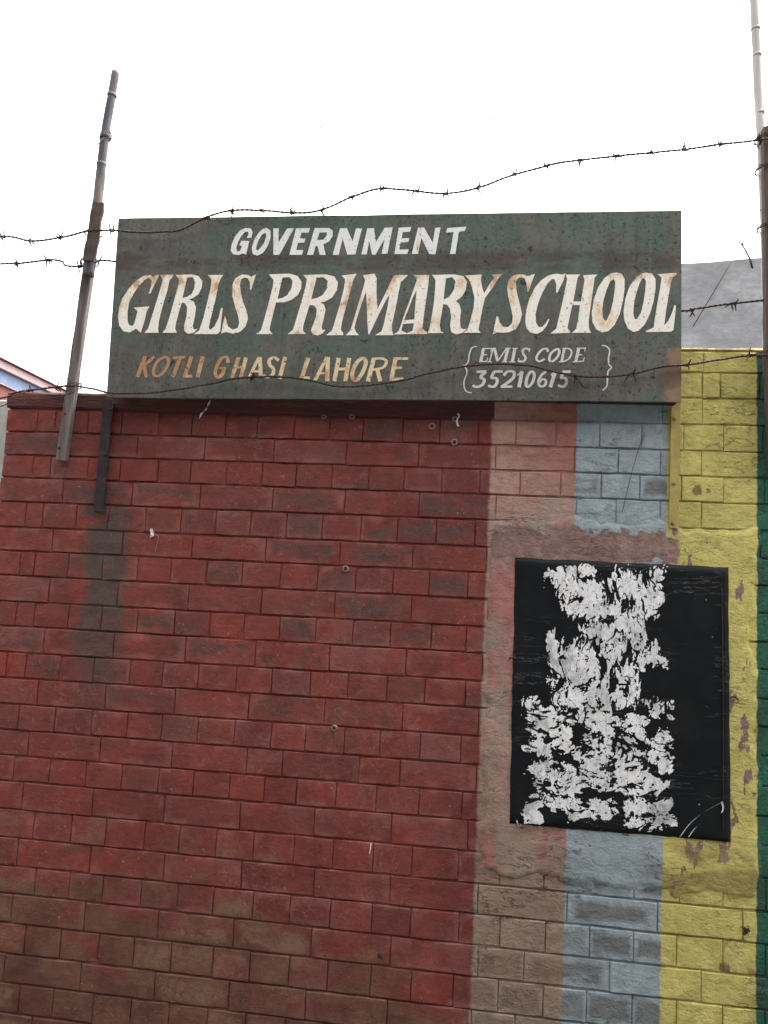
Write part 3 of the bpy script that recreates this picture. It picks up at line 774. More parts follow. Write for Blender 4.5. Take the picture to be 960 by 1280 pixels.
letter(f1, M['big'], [[[(900,65),(885,110),(870,160),(862,160),(862,115),(850,90),(830,85),(808,95),(800,130),(805,180),(820,240),(840,290),(850,340),(835,390),(800,425),(755,435),(710,425),(682,435),(692,380),(705,325),(715,350),(725,390),(755,410),(785,400),(795,370),(790,330),(770,270),(752,200),(752,130),(770,90),(810,66),(850,68),(870,80)]]])
f2 = (312, 330, 5)
letter(f2, M['big'], [[[(120,65),(250,60),(300,75),(325,110),(322,155),(300,195),(260,225),(215,240),(165,240),(150,300),(130,380),(125,415),(145,438),(38,438),(70,415),(90,350),(120,240),(145,140),(150,100)],[(205,85),(250,82),(268,105),(262,150),(235,195),(205,212),(175,218),(190,150)]]])
letter(f2, M['big'], [[[(335,68),(480,65),(530,78),(552,115),(545,165),(515,210),(470,235),(440,240),(465,252),(475,285),(462,345),(450,395),(455,412),(475,410),(455,435),(425,448),(395,440),(383,415),(395,385),(415,330),(420,285),(405,260),(375,255),(355,320),(335,390),(335,420),(355,438),(238,438),(270,412),(290,350),(320,250),(350,140),(358,95)],[(418,88),(460,82),(488,105),(482,155),(455,195),(420,212),(385,220),(402,150)]]])
letter(f2, M['big'], [[[(575,72),(670,60),(650,95),(630,170),(605,260),(580,350),(570,410),(585,432),(585,445),(478,445),(515,415),(535,350),(565,250),(590,150),(597,95)]]])
letter(f2, M['big'], [[[(708,70),(780,60),(795,90),(793,180),(800,280),(850,180),(895,85),(905,68),(992,68),(955,105),(945,110),(920,240),(890,380),(890,415),(900,445),(785,445),(825,420),(840,370),(860,280),(875,190),(850,230),(800,330),(765,405),(748,440),(742,440),(735,350),(732,260),(728,170),(700,250),(670,340),(655,400),(665,425),(685,445),(600,445),(630,415),(650,350),(680,250),(710,150),(722,100)]]])
f3 = (480, 330, 5)
letter(f3, M['big'], [[[(185,68),(282,68),(277,130),(262,230),(248,330),(240,400),(255,420),(270,425),(270,437),(62,440),(90,420),(105,385),(125,320),(160,230),(195,130),(205,100)],[(203,165),(195,260),(190,345),(125,352),(150,290),(180,210)],[(118,375),(187,370),(178,418),(142,432),(108,415)]]])
letter(f3, M['big'], [[[(300,68),(440,65),(495,75),(518,110),(510,165),(485,205),(450,232),(470,250),(482,290),(475,350),(478,395),(495,408),(520,405),(490,430),(450,440),(420,425),(412,385),(420,330),(412,280),(395,255),(370,250),(360,310),(348,380),(355,420),(375,432),(273,432),(285,400),(298,330),(312,240),(320,150),(322,100)],[(388,90),(425,82),(445,105),(440,155),(415,195),(395,212),(372,222),(380,150)]]])
letter(f3, M['big'], [[[(505,72),(610,65),(605,100),(615,150),(625,185),(660,125),(690,85),(672,65),(740,62),(715,90),(680,145),(630,215),(615,280),(600,360),(590,410),(605,430),(495,430),(520,415),(540,350),(560,270),(565,210),(548,140),(530,95)]]])
f4 = (610, 330, 7.5)
letter(f4, M['big'], [[[(440,92),(410,170),(380,260),(370,260),(362,190),(345,135),(320,125),(285,130),(262,165),(265,230),(280,310),(305,400),(318,470),(300,545),(260,610),(200,640),(130,645),(85,640),(45,658),(60,590),(80,490),(95,490),(110,550),(145,590),(190,590),(225,555),(232,490),(215,410),(190,310),(180,220),(190,160),(225,115),(280,95),(340,100),(365,115)]]])
letter(f4, M['big'], [[[(728,88),(705,160),(650,270),(638,268),(640,190),(625,145),(600,140),(560,180),(510,270),(470,370),(445,470),(450,550),(475,590),(510,590),(545,550),(565,515),(575,520),(550,580),(510,630),(460,655),(400,645),(360,600),(348,530),(360,430),(390,320),(440,220),(500,150),(570,105),(640,90),(690,98)]]])
letter(f4, M['big'], [[[(728,98),(870,98),(840,125),(820,240),(800,350),(872,352),(890,240),(905,150),(890,105),(1028,98),(1000,125),(985,240),(968,360),(945,520),(945,600),(965,645),(785,645),(825,610),(845,520),(862,385),(790,385),(765,500),(745,600),(775,645),(585,652),(640,605),(665,500),(700,350),(730,200),(742,140)]]])
f5 = (725, 330, 7.5)
letter(f5, M['big'], [[[(340,78),(390,90),(418,140),(418,230),(402,350),(372,470),(325,570),(265,630),(205,642),(150,610),(115,540),(110,450),(130,330),(170,220),(230,130),(285,90)],[(315,140),(330,170),(325,250),(310,350),(285,450),(250,525),(235,535),(215,500),(208,430),(220,340),(250,240),(285,160)]]])
letter(f5, M['big'], [[[(620,80),(675,90),(708,140),(708,230),(690,350),(655,470),(605,570),(550,625),(500,638),(450,605),(415,530),(408,440),(428,310),(465,210),(530,120),(575,90)],[(600,128),(618,160),(612,250),(595,360),(570,460),(535,515),(515,520),(500,470),(505,380),(525,280),(555,190),(580,140)]]])
letter(f5, M['big'], [[[(725,95),(905,82),(905,100),(870,125),(850,190),(830,300),(805,450),(790,575),(830,530),(865,450),(885,385),(900,390),(890,500),(875,620),(855,635),(620,638),(615,630),(690,595),(700,520),(725,370),(750,230),(765,130),(740,105)]]])
f6 = (280, 270, 6); f7 = (430, 270, 6)
letter(f6, M['gov'], [[[(205,165),(170,165),(185,135),(180,118),(160,118),(130,150),(105,195),(92,240),(100,265),(120,262),(135,225),(115,220),(130,185),(190,188),(165,290),(140,280),(110,293),(70,288),(50,260),(58,210),(85,150),(120,108),(160,90),(200,92),(215,120)]]])
letter(f6, M['gov'], [[[(320,88),(348,110),(350,160),(330,220),(295,275),(250,298),(215,285),(208,240),(225,180),(260,125),(290,98)],[(312,125),(318,150),(300,205),(265,250),(245,258),(240,240),(255,190),(285,140)]]])
letter(f6, M['gov'], [[[(370,92),(410,92),(408,200),(475,92),(525,92),(415,292),(370,292)]]])
letter(f6, M['gov'], [[[(540,92),(645,90),(635,125),(580,125),(570,168),(610,168),(603,200),(555,200),(542,255),(595,255),(585,292),(490,292)]]])
letter(f6, M['gov'], [[[(680,90),(790,90),(815,110),(815,150),(790,190),(755,208),(745,212),(762,292),(718,292),(702,225),(688,225),(668,292),(622,292)],[(715,125),(770,122),(772,145),(745,178),(700,180)]]])
letter(f7, M['gov'], [[[(-85,292),(-30,92),(20,90),(65,190),(90,92),(135,92),(85,288),(25,290),(-10,170),(-40,292)]]])
letter(f7, M['gov'], [[[(175,92),(225,90),(240,195),(305,88),(365,85),(325,282),(282,284),(305,170),(235,292),(210,290),(190,190),(170,288),(130,288)]]])
letter(f7, M['gov'], [[[(410,88),(505,82),(495,118),(440,122),(432,168),(490,165),(482,195),(425,198),(415,252),(485,250),(475,285),(378,285)]]])
letter(f7, M['gov'], [[[(555,88),(600,86),(665,200),(685,88),(724,86),(685,288),(640,286),(580,165),(555,285),(508,285)]]])
letter(f7, M['gov'], [[[(775,90),(918,80),(905,112),(862,118),(835,285),(795,285),(822,120),(765,125)]]])
f8 = (570, 425, 4.8); E_ = M['emis']
for st in ([([(165,52),(148,130)],18),([(158,51),(216,51)],7),([(158,90),(186,88)],7),([(138,130),(186,128)],7),([(214,50),(208,70)],5),([(190,106),(183,130)],6)],
           [([(222,54),(200,130)],8),([(230,50),(250,126)],17),([(250,128),(300,54)],7),([(312,50),(292,130)],18),([(215,50),(238,50)],7),([(296,50),(328,50)],7),([(188,131),(215,131)],6),([(276,131),(308,131)],6)],
           [([(354,50),(338,130)],18),([(338,50),(372,50)],6),([(320,131),(356,131)],6)],
           [([(442,62),(424,51),(402,60),(404,84),(418,106),(404,128),(372,126)],15),([(444,48),(438,72)],6),([(378,108),(372,132)],6)],
           [([(552,72),(545,53),(520,56),(492,84),(482,112),(500,128),(532,114)],14)],
           [([(606,54),(620,68),(608,102),(578,128),(560,118),(570,80)],15,True)],
           [([(650,52),(634,130)],16),([(640,51),(676,52),(694,72),(682,106),(654,126),(618,131)],11)],
           [([(736,52),(718,130)],18),([(724,50),(780,48)],7),([(730,90),(756,88)],7),([(700,131),(766,127)],7),([(778,46),(772,68)],5),([(770,104),(763,130)],6)],
           [([(122,192),(182,188)],15),([(178,192),(148,222),(170,238),(158,268),(125,282),(100,272)],19)],
           [([(226,190),(282,188)],15),([(228,192),(214,226),(242,230),(246,256),(226,280),(192,274)],19)],
           [([(286,214),(308,190),(346,192),(344,226),(302,262),(272,282)],19),([(268,280),(338,280)],14)],
           [([(396,188),(378,284)],22),([(398,188),(368,212)],9)],
           [([(452,190),(470,206),(460,252),(434,280),(420,266),(430,216)],18,True)],
           [([(540,190),(512,212),(494,250),(506,278),(532,272),(540,246),(522,234),(502,252)],16)],
           [([(596,188),(566,284)],22),([(598,188),(570,212)],9)],
           [([(642,190),(692,190)],15),([(646,192),(632,226),(656,230),(664,254),(644,280),(612,272)],19)],
           [([(125,38),(95,48),(80,85),(75,125),(60,148),(42,155),(60,170),(65,200),(48,250),(52,292),(70,312),(96,316)],8)],
           [([(875,32),(905,40),(922,65),(915,110),(918,145),(932,165),(912,190),(908,240),(905,275),(880,302)],9)]):
    letter(f8, E_, (), st)
f9 = (160, 435, 5); K_ = M['kotli']; f10 = (345, 435, 5)
for fr_, st in ((f9, [([(108,50),(58,182)],24),([(165,55),(98,112)],18),([(100,104),(114,184)],22)]),
                (f9, [([(232,56),(254,80),(236,132),(198,172),(166,172),(160,136),(184,84)],20,True)]),
                (f9, [([(282,62),(358,57)],18),([(324,66),(280,182)],25)]),
                (f9, [([(398,52),(354,178)],25),([(344,177),(402,175)],17)]),
                (f9, [([(468,52),(434,184)],26)]),
                (f9, [([(626,94),(620,60),(588,62),(558,108),(545,154),(560,182),(590,164),(602,124)],23),([(570,126),(612,124)],14)]),
                (f9, [([(692,58),(648,188)],24),([(738,58),(704,186)],24),([(668,120),(720,118)],17)]),
                (f9, [([(818,58),(758,182)],19),([(824,56),(830,186)],25),([(785,146),(826,145)],14)]),
                (f9, [([(942,78),(915,60),(884,74),(886,106),(908,130),(904,166),(872,182),(844,170)],22)]),
                (f10, [([(58,56),(22,192)],25)]),
                (f10, [([(202,62),(160,188)],26),([(148,187),(212,186)],17)]),
                (f10, [([(318,58),(242,206)],21),([(324,56),(320,208)],27),([(276,158),(324,157)],14)]),
                (f10, [([(392,62),(364,208)],26),([(458,62),(434,208)],26),([(382,132),(444,131)],18)]),
                (f10, [([(545,64),(562,92),(542,150),(506,200),(482,196),(478,152),(506,90)],25,True)]),
                (f10, [([(612,62),(574,210)],27),([(605,68),(664,66),(690,86),(668,122),(604,136)],19),([(632,132),(652,208)],25)]),
                (f10, [([(748,60),(720,202)],27),([(735,66),(826,66)],17),([(735,126),(788,123)],16),([(712,196),(798,192)],18)])):
    letter(fr_, K_, (), st)

# ------------------------------------------------------------------ leaning post (left)
post = empty('wooden_post', at(78, 575, -.02), 'leaning wooden post with a dark bamboo cane lashed on top, left of the sign', 'post')
def square_stick(name, path, w, t, mat, parent, jit=.001, seedv=0):
    bm = bmesh.new(); rings = []
    path = [Vector(p) for p in path]
    for i, p in enumerate(path):
        tn = (path[min(i + 1, len(path) - 1)] - path[max(i - 1, 0)]).normalized()
        sx = Vector((tn.z, 0, -tn.x)).normalized(); sy = Vector((0, 1, 0))
        r = []
        for a, b in ((-1, -.7), (-.75, -1), (.75, -1), (1, -.7), (1, .7), (.75, 1), (-.75, 1), (-1, .7)):
            q = p + sx * a * w / 2 + sy * b * t / 2
            q += Vector((noise.noise(q * 30 + Vector((seedv, 0, 0))), noise.noise(q * 30 + Vector((0, seedv + 3, 0))), 0)) * jit
            r.append(bm.verts.new(q))
        rings.append(r)
    for a, b in zip(rings, rings[1:]):
        for k in range(8): bm.faces.new((a[k], a[(k + 1) % 8], b[(k + 1) % 8], b[k]))
    bm.faces.new(rings[0][::-1]); bm.faces.new(rings[-1])
    return link(name, mesh(name, bm), parent, mat)
def lerp_path(a, b, n): return [a.lerp(b, i / n) for i in range(n + 1)]
batten = square_stick('batten', lerp_path(at(77.5, 576, -.022), at(123, 252, -.03), 14), .033, .03, M['woodgrey'], post, .0018)
cane_path = [at(110, 345, -.062), at(116, 300, -.062), at(123, 245, -.06), at(127, 205, -.06), at(132, 165, -.06), at(136, 140, -.06), at(140, 118, -.06), at(144.5, 90, -.06)]
cp = catmull(cane_path, 6); n = len(cp)
bm = bmesh.new(); tube(bm, cp, [(.0175 - .004 * i / n) * (1 + .06 * noise.noise(cp[i] * 14)) for i in range(n)], 10)
link('cane', mesh('cane', bm, True), post, M['bamboo'])
for (x, y) in ((140, 119), (127, 205)):
    c = at(x, y, -.06); t = Vector((.13, 0, 1)).normalized(); bm = bmesh.new()
    tube(bm, [c - t * .006, c - t * .002, c + t * .002, c + t * .006], [.0150, .0172, .0168, .015], 10); link('node', mesh('node', bm, True), post, M['bamboonode'])
square_stick('splint', catmull([at(111, 327, -.088), at(116, 300, -.088), at(121, 270, -.087), at(123.5, 254, -.086)], 5), .041, .012, M['bark'], post, .004, 9)
def coil(name, x, y, Y, r, turns, mat, parent, tails=(), tilt=.13, wr=.0014):
    bm = bmesh.new(); c = at(x, y, Y); pts = []
    for i in range(int(turns * 14) + 1):
        a = 2 * math.pi * i / 14
        h = (i / (turns * 14) - .5) * turns * .0042 + .002 * noise.noise(Vector((i * .6, x, y)))
        pts.append(c + Vector((math.cos(a) * r + h * tilt, math.sin(a) * r, h + math.cos(a) * r * .12)))
    tube(bm, pts, wr, 5)
    for tl in tails: tube(bm, catmull([at(px, py, Y - r) for px, py in tl], 4), wr, 5)
    return link(name, mesh(name, bm, True), parent, mat)
coil('wire_tie', 132, 171, -.06, .0185, 4, M['tiewire'], post, ([(130, 172), (125, 178), (121, 181)], [(134, 163), (139, 166), (141, 172), (137, 175)]), wr=.0018)
coil('wire_tie', 117, 292, -.062, .028, 2, M['wire'], post)
coil('wire_tie', 112, 328, -.05, .030, 3, M['wire'], post, ([(122, 330), (128, 320), (133, 309), (130, 308), (127, 318), (124, 328)],))
coil('wire_tie', 92.5, 483, -.022, .024, 3, M['wire'], post, ([(88, 476), (84, 473), (82, 472)], [(96, 480), (101, 479), (102, 483)]))
for (x, y) in ((82, 517), (74.5, 560)):
    bm = bmesh.new(); c = at(x, y, -.036); tube(bm, [c + Vector((0, .004, 0)), c + Vector((0, -.003, 0)), c + Vector((.0015, -.004, 0))], [.0045, .0045, .002], 8); link('nail', mesh('nail', bm), post, M['nail'])

# ------------------------------------------------------------------ right post and cane
rpost = empty('wooden_post', at(972, 540, -.02), 'dark wooden post with a tall pale bamboo cane, right of the grey parapet', 'post')
square_stick('batten', [at(974, 585, -.022), at(971.5, 500, -.045)] + lerp_path(at(970.5, 450, -.055), at(967, 161, -.056), 12), .066, .036, M['darkwood'], rpost, .002, 5)
cp = catmull([at(960, 470, -.022), at(957.5, 340, -.022), at(955, 260, -.022), at(951.5, 180, -.022), at(947.5, 115, -.022), at(945.5, 60, -.022), at(942.5, 0, -.022), at(938, -120, -.022), at(934, -240, -.022)], 6); n = len(cp)
bm = bmesh.new(); tube(bm, cp, [.0128 * (1 + .05 * noise.noise(cp[i] * 10)) for i in range(n)], 10)
link('cane', mesh('cane', bm, True), rpost, M['palebamboo'])
for (x, y) in ((944.5, 36), (946.3, 69), (950, 141), (955.5, 262)):
    c = at(x, y, -.022); t = Vector((-.05, 0, 1)).normalized(); bm = bmesh.new()
    tube(bm, [c - t * .005, c - t * .0014, c + t * .0014, c + t * .005], [.0128, .0148, .0148, .0128], 10); link('node', mesh('node', bm, True), rpost, M['palebamboo'])
    bm = bmesh.new(); tube(bm, [c - t * .0052, c - t * .0036], [.0139, .0139], 10); link('node_ring', mesh('node_ring', bm, True), rpost, M['bamboonode'])
coil('wire_tie', 958, 174, -.048, .0340, 3, M['wire'], rpost, ([(948, 176), (951, 168), (956, 166)], [(949, 178), (948, 186)]))
coil('wire_tie', 959, 212, -.048, .0340, 3, M['wire'], rpost, ([(952, 206), (948, 206), (946, 207)],))
coil('wire_tie', 961, 285, -.048, .034, 3, M['wire'], rpost)
coil('wire_tie', 962, 442, -.048, .0340, 2, M['wire'], rpost)

# ------------------------------------------------------------------ barbed wire
def barb_mesh(i):
    bm = bmesh.new(); r = random.Random(i)
    pts = []
    for k in range(29):
        a = 2 * math.pi * k / 12; pts.append(Vector(((k / 28 - .5) * .011, math.cos(a) * .004, math.sin(a) * .004)))
    tube(bm, pts, .002, 5)
    for s in range(4):
        a = r.uniform(0, 6.28); L = r.uniform(.017, .026); x = (-.0055, .0055)[s % 2]
        d = Vector((r.uniform(-.5, .5), math.cos(a) * .7, math.sin(a))).normalized()
        p0 = Vector((x, 0, 0)) + d * .001
        tube(bm, [p0, p0 + d * L * .5, p0 + d * L + Vector((0, 0, r.uniform(-.002, .002)))], [.0027, .0025, .0014], 5)
    me = mesh('barb', bm, True); me.materials.append(M['wire']); return me
BARB = [barb_mesh(i) for i in range(7)]
def barbed(pts, label, spacing, barbs_px=(), extra=()):
    path = catmull([at(x, y, Y) for x, y, Y in pts], 40)
    root = empty('barbed_wire', path[0], label, 'barbed wire', 'strands of barbed wire along the wall top')
    # two twisted strands
    d = 0.0; acc = [0.0]
    for a, b in zip(path, path[1:]): d += (b - a).length; acc.append(d)
    for ph in (0, math.pi):
        bm = bmesh.new(); pp = []
        for p, s in zip(path, acc):
            an = s / .03 * 2 * math.pi + ph + .8 * noise.noise(p * 9)
            q = Vector((noise.noise(p * 16), noise.noise(p * 16 + Vector((4, 0, 0))), noise.noise(p * 16 + Vector((9, 0, 0)))))
            pp.append(p + Vector((0, math.cos(an), math.sin(an))) * .0012 + q * .0018)
        tube(bm, pp, .0026, 6)
        link('strand', mesh('strand', bm, True), root, M['wire'])
    pos = []
    if barbs_px:
        for bx in barbs_px:
            best = min(range(1, len(path) - 1), key=lambda i: abs(proj(path[i])[0] - bx)); pos.append(best)
    for s in extra: pass
    lo, hi = acc[0] + .05, acc[-1]
    if not barbs_px:
        s = lo
        while s < hi - .03:
            pos.append(min(range(1, len(path) - 1), key=lambda i: abs(acc[i] - s))); s += spacing * random.uniform(.85, 1.15)
    else:
        for s0, s1 in ((lo, acc[min(pos)] - spacing), (acc[max(pos)] + spacing, hi)):
            s = s0
            while s < s1:
                pos.append(min(range(1, len(path) - 1), key=lambda i: abs(acc[i] - s))); s += spacing
    for i in pos:
        t = (path[i + 1] - path[i - 1]).normalized()
        o = bpy.data.objects.new('barb', random.choice(BARB)); COL.objects.link(o)
        o.parent = root; o.matrix_parent_inverse = Matrix.Translation(-Vector(root.location))
        o.location = path[i]
        o.rotation_euler = (t.to_track_quat('X', 'Z') @ Matrix.Rotation(random.uniform(0, 6.28), 3, 'X').to_quaternion()).to_euler()
    return root
def proj(p):
    q = ROT.transposed() @ (p - CAM); return 480 + F * q.x / q.y, 640 - F * q.z / q.y
FY = -.094
barbed([(-260, 300, FY), (-120, 303, FY), (0, 296, FY), (38, 301, FY), (75, 297, FY), (110, 289, FY), (140, 288, FY), (165, 290, FY - .002), (200, 290, FY - .002), (228, 286, FY - .003), (260, 271, FY - .003), (290, 263, FY), (330, 263, FY), (365, 266, FY), (400, 263, FY), (440, 246, FY), (475, 236, FY), (515, 238, FY), (560, 242, FY), (600, 234, FY), (640, 219, FY), (700, 204, FY), (770, 195, FY), (855, 187, FY), (905, 180, FY), (950, 175, FY + .005), (975, 172, FY + .01), (1060, 168, FY), (1180, 172, FY)],
       'topmost barbed wire strand rising over the top edge of the sign', .115, (4, 38, 75, 140, 258, 290, 327, 365, 403, 440, 478, 520, 557, 598, 643, 682, 725, 771, 813, 855, 901))
barbed([(-260, 340, -.05), (-120, 334, -.05), (0, 330, -.05), (22, 329, -.05), (60, 325, -.05), (78, 327, -.05), (82, 332, -.05), (100, 333, -.05), (118, 329, -.055), (143, 327, -.03), (300, 350, -.021), (600, 395, -.018), (840, 389, -.021), (867, 386, -.03), (920, 379, -.045), (955, 375, -.05), (1060, 370, -.05), (1180, 372, -.05)],
       'middle barbed wire strand running behind the sign', .115, (20, 60, 100, 865, 917))
barbed([(-260, 520, -.05), (-120, 512, -.05), (0, 498, -.05), (18, 491, -.05), (45, 487, -.05), (70, 484, -.05), (92, 482, -.056), (115, 486, -.075), (140, 491, -.093), (185, 491, -.094), (220, 487, -.094), (260, 480, -.094), (300, 472, -.094), (345, 471, -.094), (385, 475, -.094), (420, 483, -.094), (455, 482, -.094), (500, 476, -.094), (540, 466, -.094), (580, 458, -.094), (620, 455, -.094), (660, 457, -.094), (700, 466, -.094), (740, 471, -.094), (785, 468, -.094), (830, 458, -.094), (860, 456, -.09), (895, 450, -.075), (940, 444, -.07), (960, 444, -.07), (1060, 440, -.06), (1180, 445, -.06)],
       'lowest barbed wire strand sagging across the lower lettering of the sign', .12, (36, 70, 315, 718, 790, 858, 938))
# loose tail of wire on the sign
bm = bmesh.new(); tube(bm, catmull([at(x, y, -.085) for x, y in ((700, 466), (716, 470), (724, 476), (729, 483), (736, 485))], 6), .0026, 6)
wr = [o for o in COL.objects if o.name.startswith('barbed_wire') and 'lowest' in o.get('label', '')][0]
link('loose_end', mesh('loose_end', bm, True), wr, M['wire'])
bm = bmesh.new(); tube(bm, catmull([at(x, y, -.05) for x, y in ((6, 545), (-8, 538))], 2), .0015, 5); bm.free()
bm = bmesh.new(); tube(bm, catmull([at(x, y, -.06) for x, y in ((92, 490), (70, 497), (40, 499), (14, 502), (0, 508), (-60, 520), (-200, 530))], 6), .0016, 6)
tag(link('loose_wire', mesh('loose_wire', bm, True), None, M['wire']), 'plain rusty wire tied low on the leaning post', 'wire')

# ------------------------------------------------------------------ little things on the wall
def washer(x, y, label, r=.011, tail=None, crumb=False):
    c = at(x, y, -.001); root = empty('washer_nail', c, label, 'nail', 'round washers nailed to the red bricks')
    bm = bmesh.new(); prof = [(r * .45, -.001), (r * .55, -.0045), (r * .85, -.005), (r, -.003), (r, .003)]
    N = 16; rings = [[bm.verts.new(c + Vector((math.cos(2 * math.pi * k / N) * a, b, math.sin(2 * math.pi * k / N) * a))) for k in range(N)] for a, b in prof]
    for r0, r1 in zip(rings, rings[1:]):
        for k in range(N): bm.faces.new((r0[k], r0[(k + 1) % N], r1[(k + 1) % N], r1[k]))
    link('washer', mesh('washer', bm, True), root, M['washer'])
    bm = bmesh.new(); tube(bm, [c + Vector((0, .006, 0)), c + Vector((.0005, -.006, 0)), c + Vector((.001, -.0085, .001))], [.0034, .0036, .002], 8)
    link('nail_head', mesh('nail_head', bm, True), root, M['nail'])
    if tail:
        bm = bmesh.new(); path = catmull([at(a, b, -.009) for a, b in tail], 5)
        A = [bm.verts.new(p + Vector((.003, -.001, .001))) for p in path]; B = [bm.verts.new(p - Vector((.003, 0, .001))) for p in path]
        for i in range(len(A) - 1): bm.faces.new((A[i], A[i + 1], B[i + 1], B[i]))
        link('tape', mesh('tape', bm), root, M['paperwhite'])
washer(432, 711, 'round washer nail alone on red brick, upper of the two below the sign middle')
washer(418, 910, 'pale round washer nail low on the red brickwork', .010)
washer(568, 553, 'round washer nail just below the taped one near pink stripe')
washer(440, 521, 'small washer nail close under the bottom edge of the sign', .009)
washer(405, 521, 'dark small washer nail in the shadow under the sign', .008)
washer(540, 533, 'chalky washer nail with crumbled plaster under the sign', .011)
washer(569, 524, 'washer nail with white tape scrap under the sign', .010, [(572, 517), (574, 520), (571, 526), (573, 533)])
def scrap(name, pts, wd, label, cat, Y=-.006):
    bm = bmesh.new(); path = catmull([at(a, b, Y) for a, b in pts], 5); A = []; B = []; C_ = []
    for i, p in enumerate(path):
        t = (path[min(i + 1, len(path) - 1)] - path[max(i - 1, 0)]).normalized(); nn = Vector((t.z, 0, -t.x)); k = wd * (.7 + .5 * noise.noise(p * 60))
        cy = .003 * math.sin(i * 1.1)
        A.append(bm.verts.new(p + nn * k + Vector((0, cy, 0)))); B.append(bm.verts.new(p - nn * k + Vector((0, .002 - cy, 0)))); C_.append(bm.verts.new(p + Vector((0, .0022, 0))))
    for i in range(len(A) - 1):
        bm.faces.new((A[i], A[i + 1], B[i + 1], B[i])); bm.faces.new((B[i], B[i + 1], C_[i + 1], C_[i])); bm.faces.new((C_[i], C_[i + 1], A[i + 1], A[i]))
    return tag(link(name, mesh(name, bm), None, M['paperwhite']), label, cat)
scrap('tape_strip', [(263, 500), (260, 506), (257, 512), (252, 517), (249, 523)], .0022, 'crooked white tape strip hanging below the sign bottom', 'tape', -.02)
rag = empty('plastic_scrap', at(190, 668, 0), 'small white plastic scrap caught in a bed joint with a thread', 'scrap')
bm = bmesh.new()
pts = [(187.5, 661), (190, 660.5), (191.5, 666), (192, 670), (187, 672.5), (188, 667)]
c0 = [at(x, y, -.004 - .006 * (i % 2)) for i, (x, y) in enumerate(pts)]
a = [bm.verts.new(p) for p in c0]; b = [bm.verts.new(p + Vector((0, .004, 0))) for p in c0]
bm.faces.new(a); bm.faces.new(b[::-1])
for i in range(6): bm.faces.new((a[i], b[i], b[(i + 1) % 6], a[(i + 1) % 6]))
link('plastic', mesh('plastic', bm), rag, M['paperwhite'])
bm = bmesh.new(); tube(bm, catmull([at(x, y, -.005) for x, y in ((192, 664), (194, 668), (198, 671), (196, 681), (194, 690))], 5), .0011, 5); link('thread', mesh('thread', bm, True), rag, M['washer'])
scrap('tape_strip', [(464, 1054), (463, 1060), (462, 1067)], .003, 'short pale tape strip stuck low on the red bricks', 'tape', -.004)
bm = bmesh.new(); tube(bm, catmull([at(x, y, -.008) for x, y in ((726, 503), (722, 512), (719, 522))], 5), .0012, 5)
tag(link('hanging_thread', mesh('hanging_thread', bm, True), None, M['tiewire']), 'short thread hanging beneath the sign above the blue stripe', 'thread')
bm = bmesh.new(); tube(bm, catmull([at(x, y, -.006) for x, y in ((806, 540), (798, 562), (790, 590), (782, 622), (778, 640))], 5), .0009, 5)
tag(link('hanging_thread', mesh('hanging_thread', bm, True), None, M['wire']), 'long dark thread hanging over the pale blue bricks', 'thread')

# ------------------------------------------------------------------ grey parapet behind the wall, right
pa = CAM + ray(845, 330.5) * 5.2
k = (pa.z - CAM.z) / ray(960, 321.5).z
pb = CAM + ray(960, 321.5) * k
dirv = Vector((pb.x - pa.x, pb.y - pa.y, 0)).normalized(); nrm = Vector((-dirv.y, dirv.x, 0))
grey = empty('concrete_building', (pa.x, pa.y, 0), 'grey cement plastered parapet rising behind the yellow bricks', 'building')
a0 = pa - dirv * 1.2; b0 = pb + dirv * 2.5
bm = bmesh.new(); NX, NZ = 46, 40; rows = []
for j in range(NZ + 1):
    r = []
    for i in range(NX + 1):
        p = a0.lerp(b0, i / NX); z = pa.z * j / NZ
        q = Vector((p.x, p.y, z))
        q2 = q + nrm * (-.004 * noise.noise(q * 3) if j < NZ else 0) + Vector((0, 0, .008 * noise.noise(q * 4) if j == NZ else 0))
        r.append(bm.verts.new(q2))
    rows.append(r)
for j in range(NZ):
    for i in range(NX): bm.faces.new((rows[j][i], rows[j][i + 1], rows[j + 1][i + 1], rows[j + 1][i]))
ring = rows[NZ]; bk = [bm.verts.new(v.co + nrm * .25) for v in ring]
for i in range(NX): bm.faces.new((ring[i], ring[i + 1], bk[i + 1], bk[i]))
bb = [bm.verts.new((v.co.x, v.co.y, 0)) for v in (bk[0], bk[-1])]
bm.faces.new([bb[0], bb[1]] + bk[::-1])
bm.faces.new([rows[j][0] for j in range(NZ + 1)] + [bk[0], bb[0]]); bm.faces.new([rows[j][NX] for j in range(NZ + 1)] + [bk[-1], bb[1]])
link('wall', mesh('wall', bm), grey, M['cement'])
# bent rod sticking out of the parapet
def ong(x, y, off=-.03):                    # on the parapet's face
    d = ray(x, y); t = (pa - CAM).dot(nrm) / d.dot(nrm); return CAM + d * t + nrm * off
bm = bmesh.new()
tube(bm, [ong(941.5, 337, .01), ong(937, 327), ong(932, 317), ong(928, 310)], [.006, .006, .006, .005], 6)
tube(bm, [ong(928, 310), ong(925, 306), ong(921, 304)], [.005, .005, .003], 6); tube(bm, [ong(928, 310), ong(928, 305), ong(930, 301)], [.006, .005, .003], 6)
tag(link('bent_rod', mesh('bent_rod', bm, True), None, M['nail']), 'thin forked iron rod sticking up from the grey parapet', 'rod')
bm = bmesh.new(); tube(bm, [ong(913, 330), ong(893, 365), ong(866, 410)], .003, 5)
tag(link('hanging_wire', mesh('hanging_wire', bm, True), None, M['wire']), 'thin slanting wire in front of the grey parapet', 'wire')

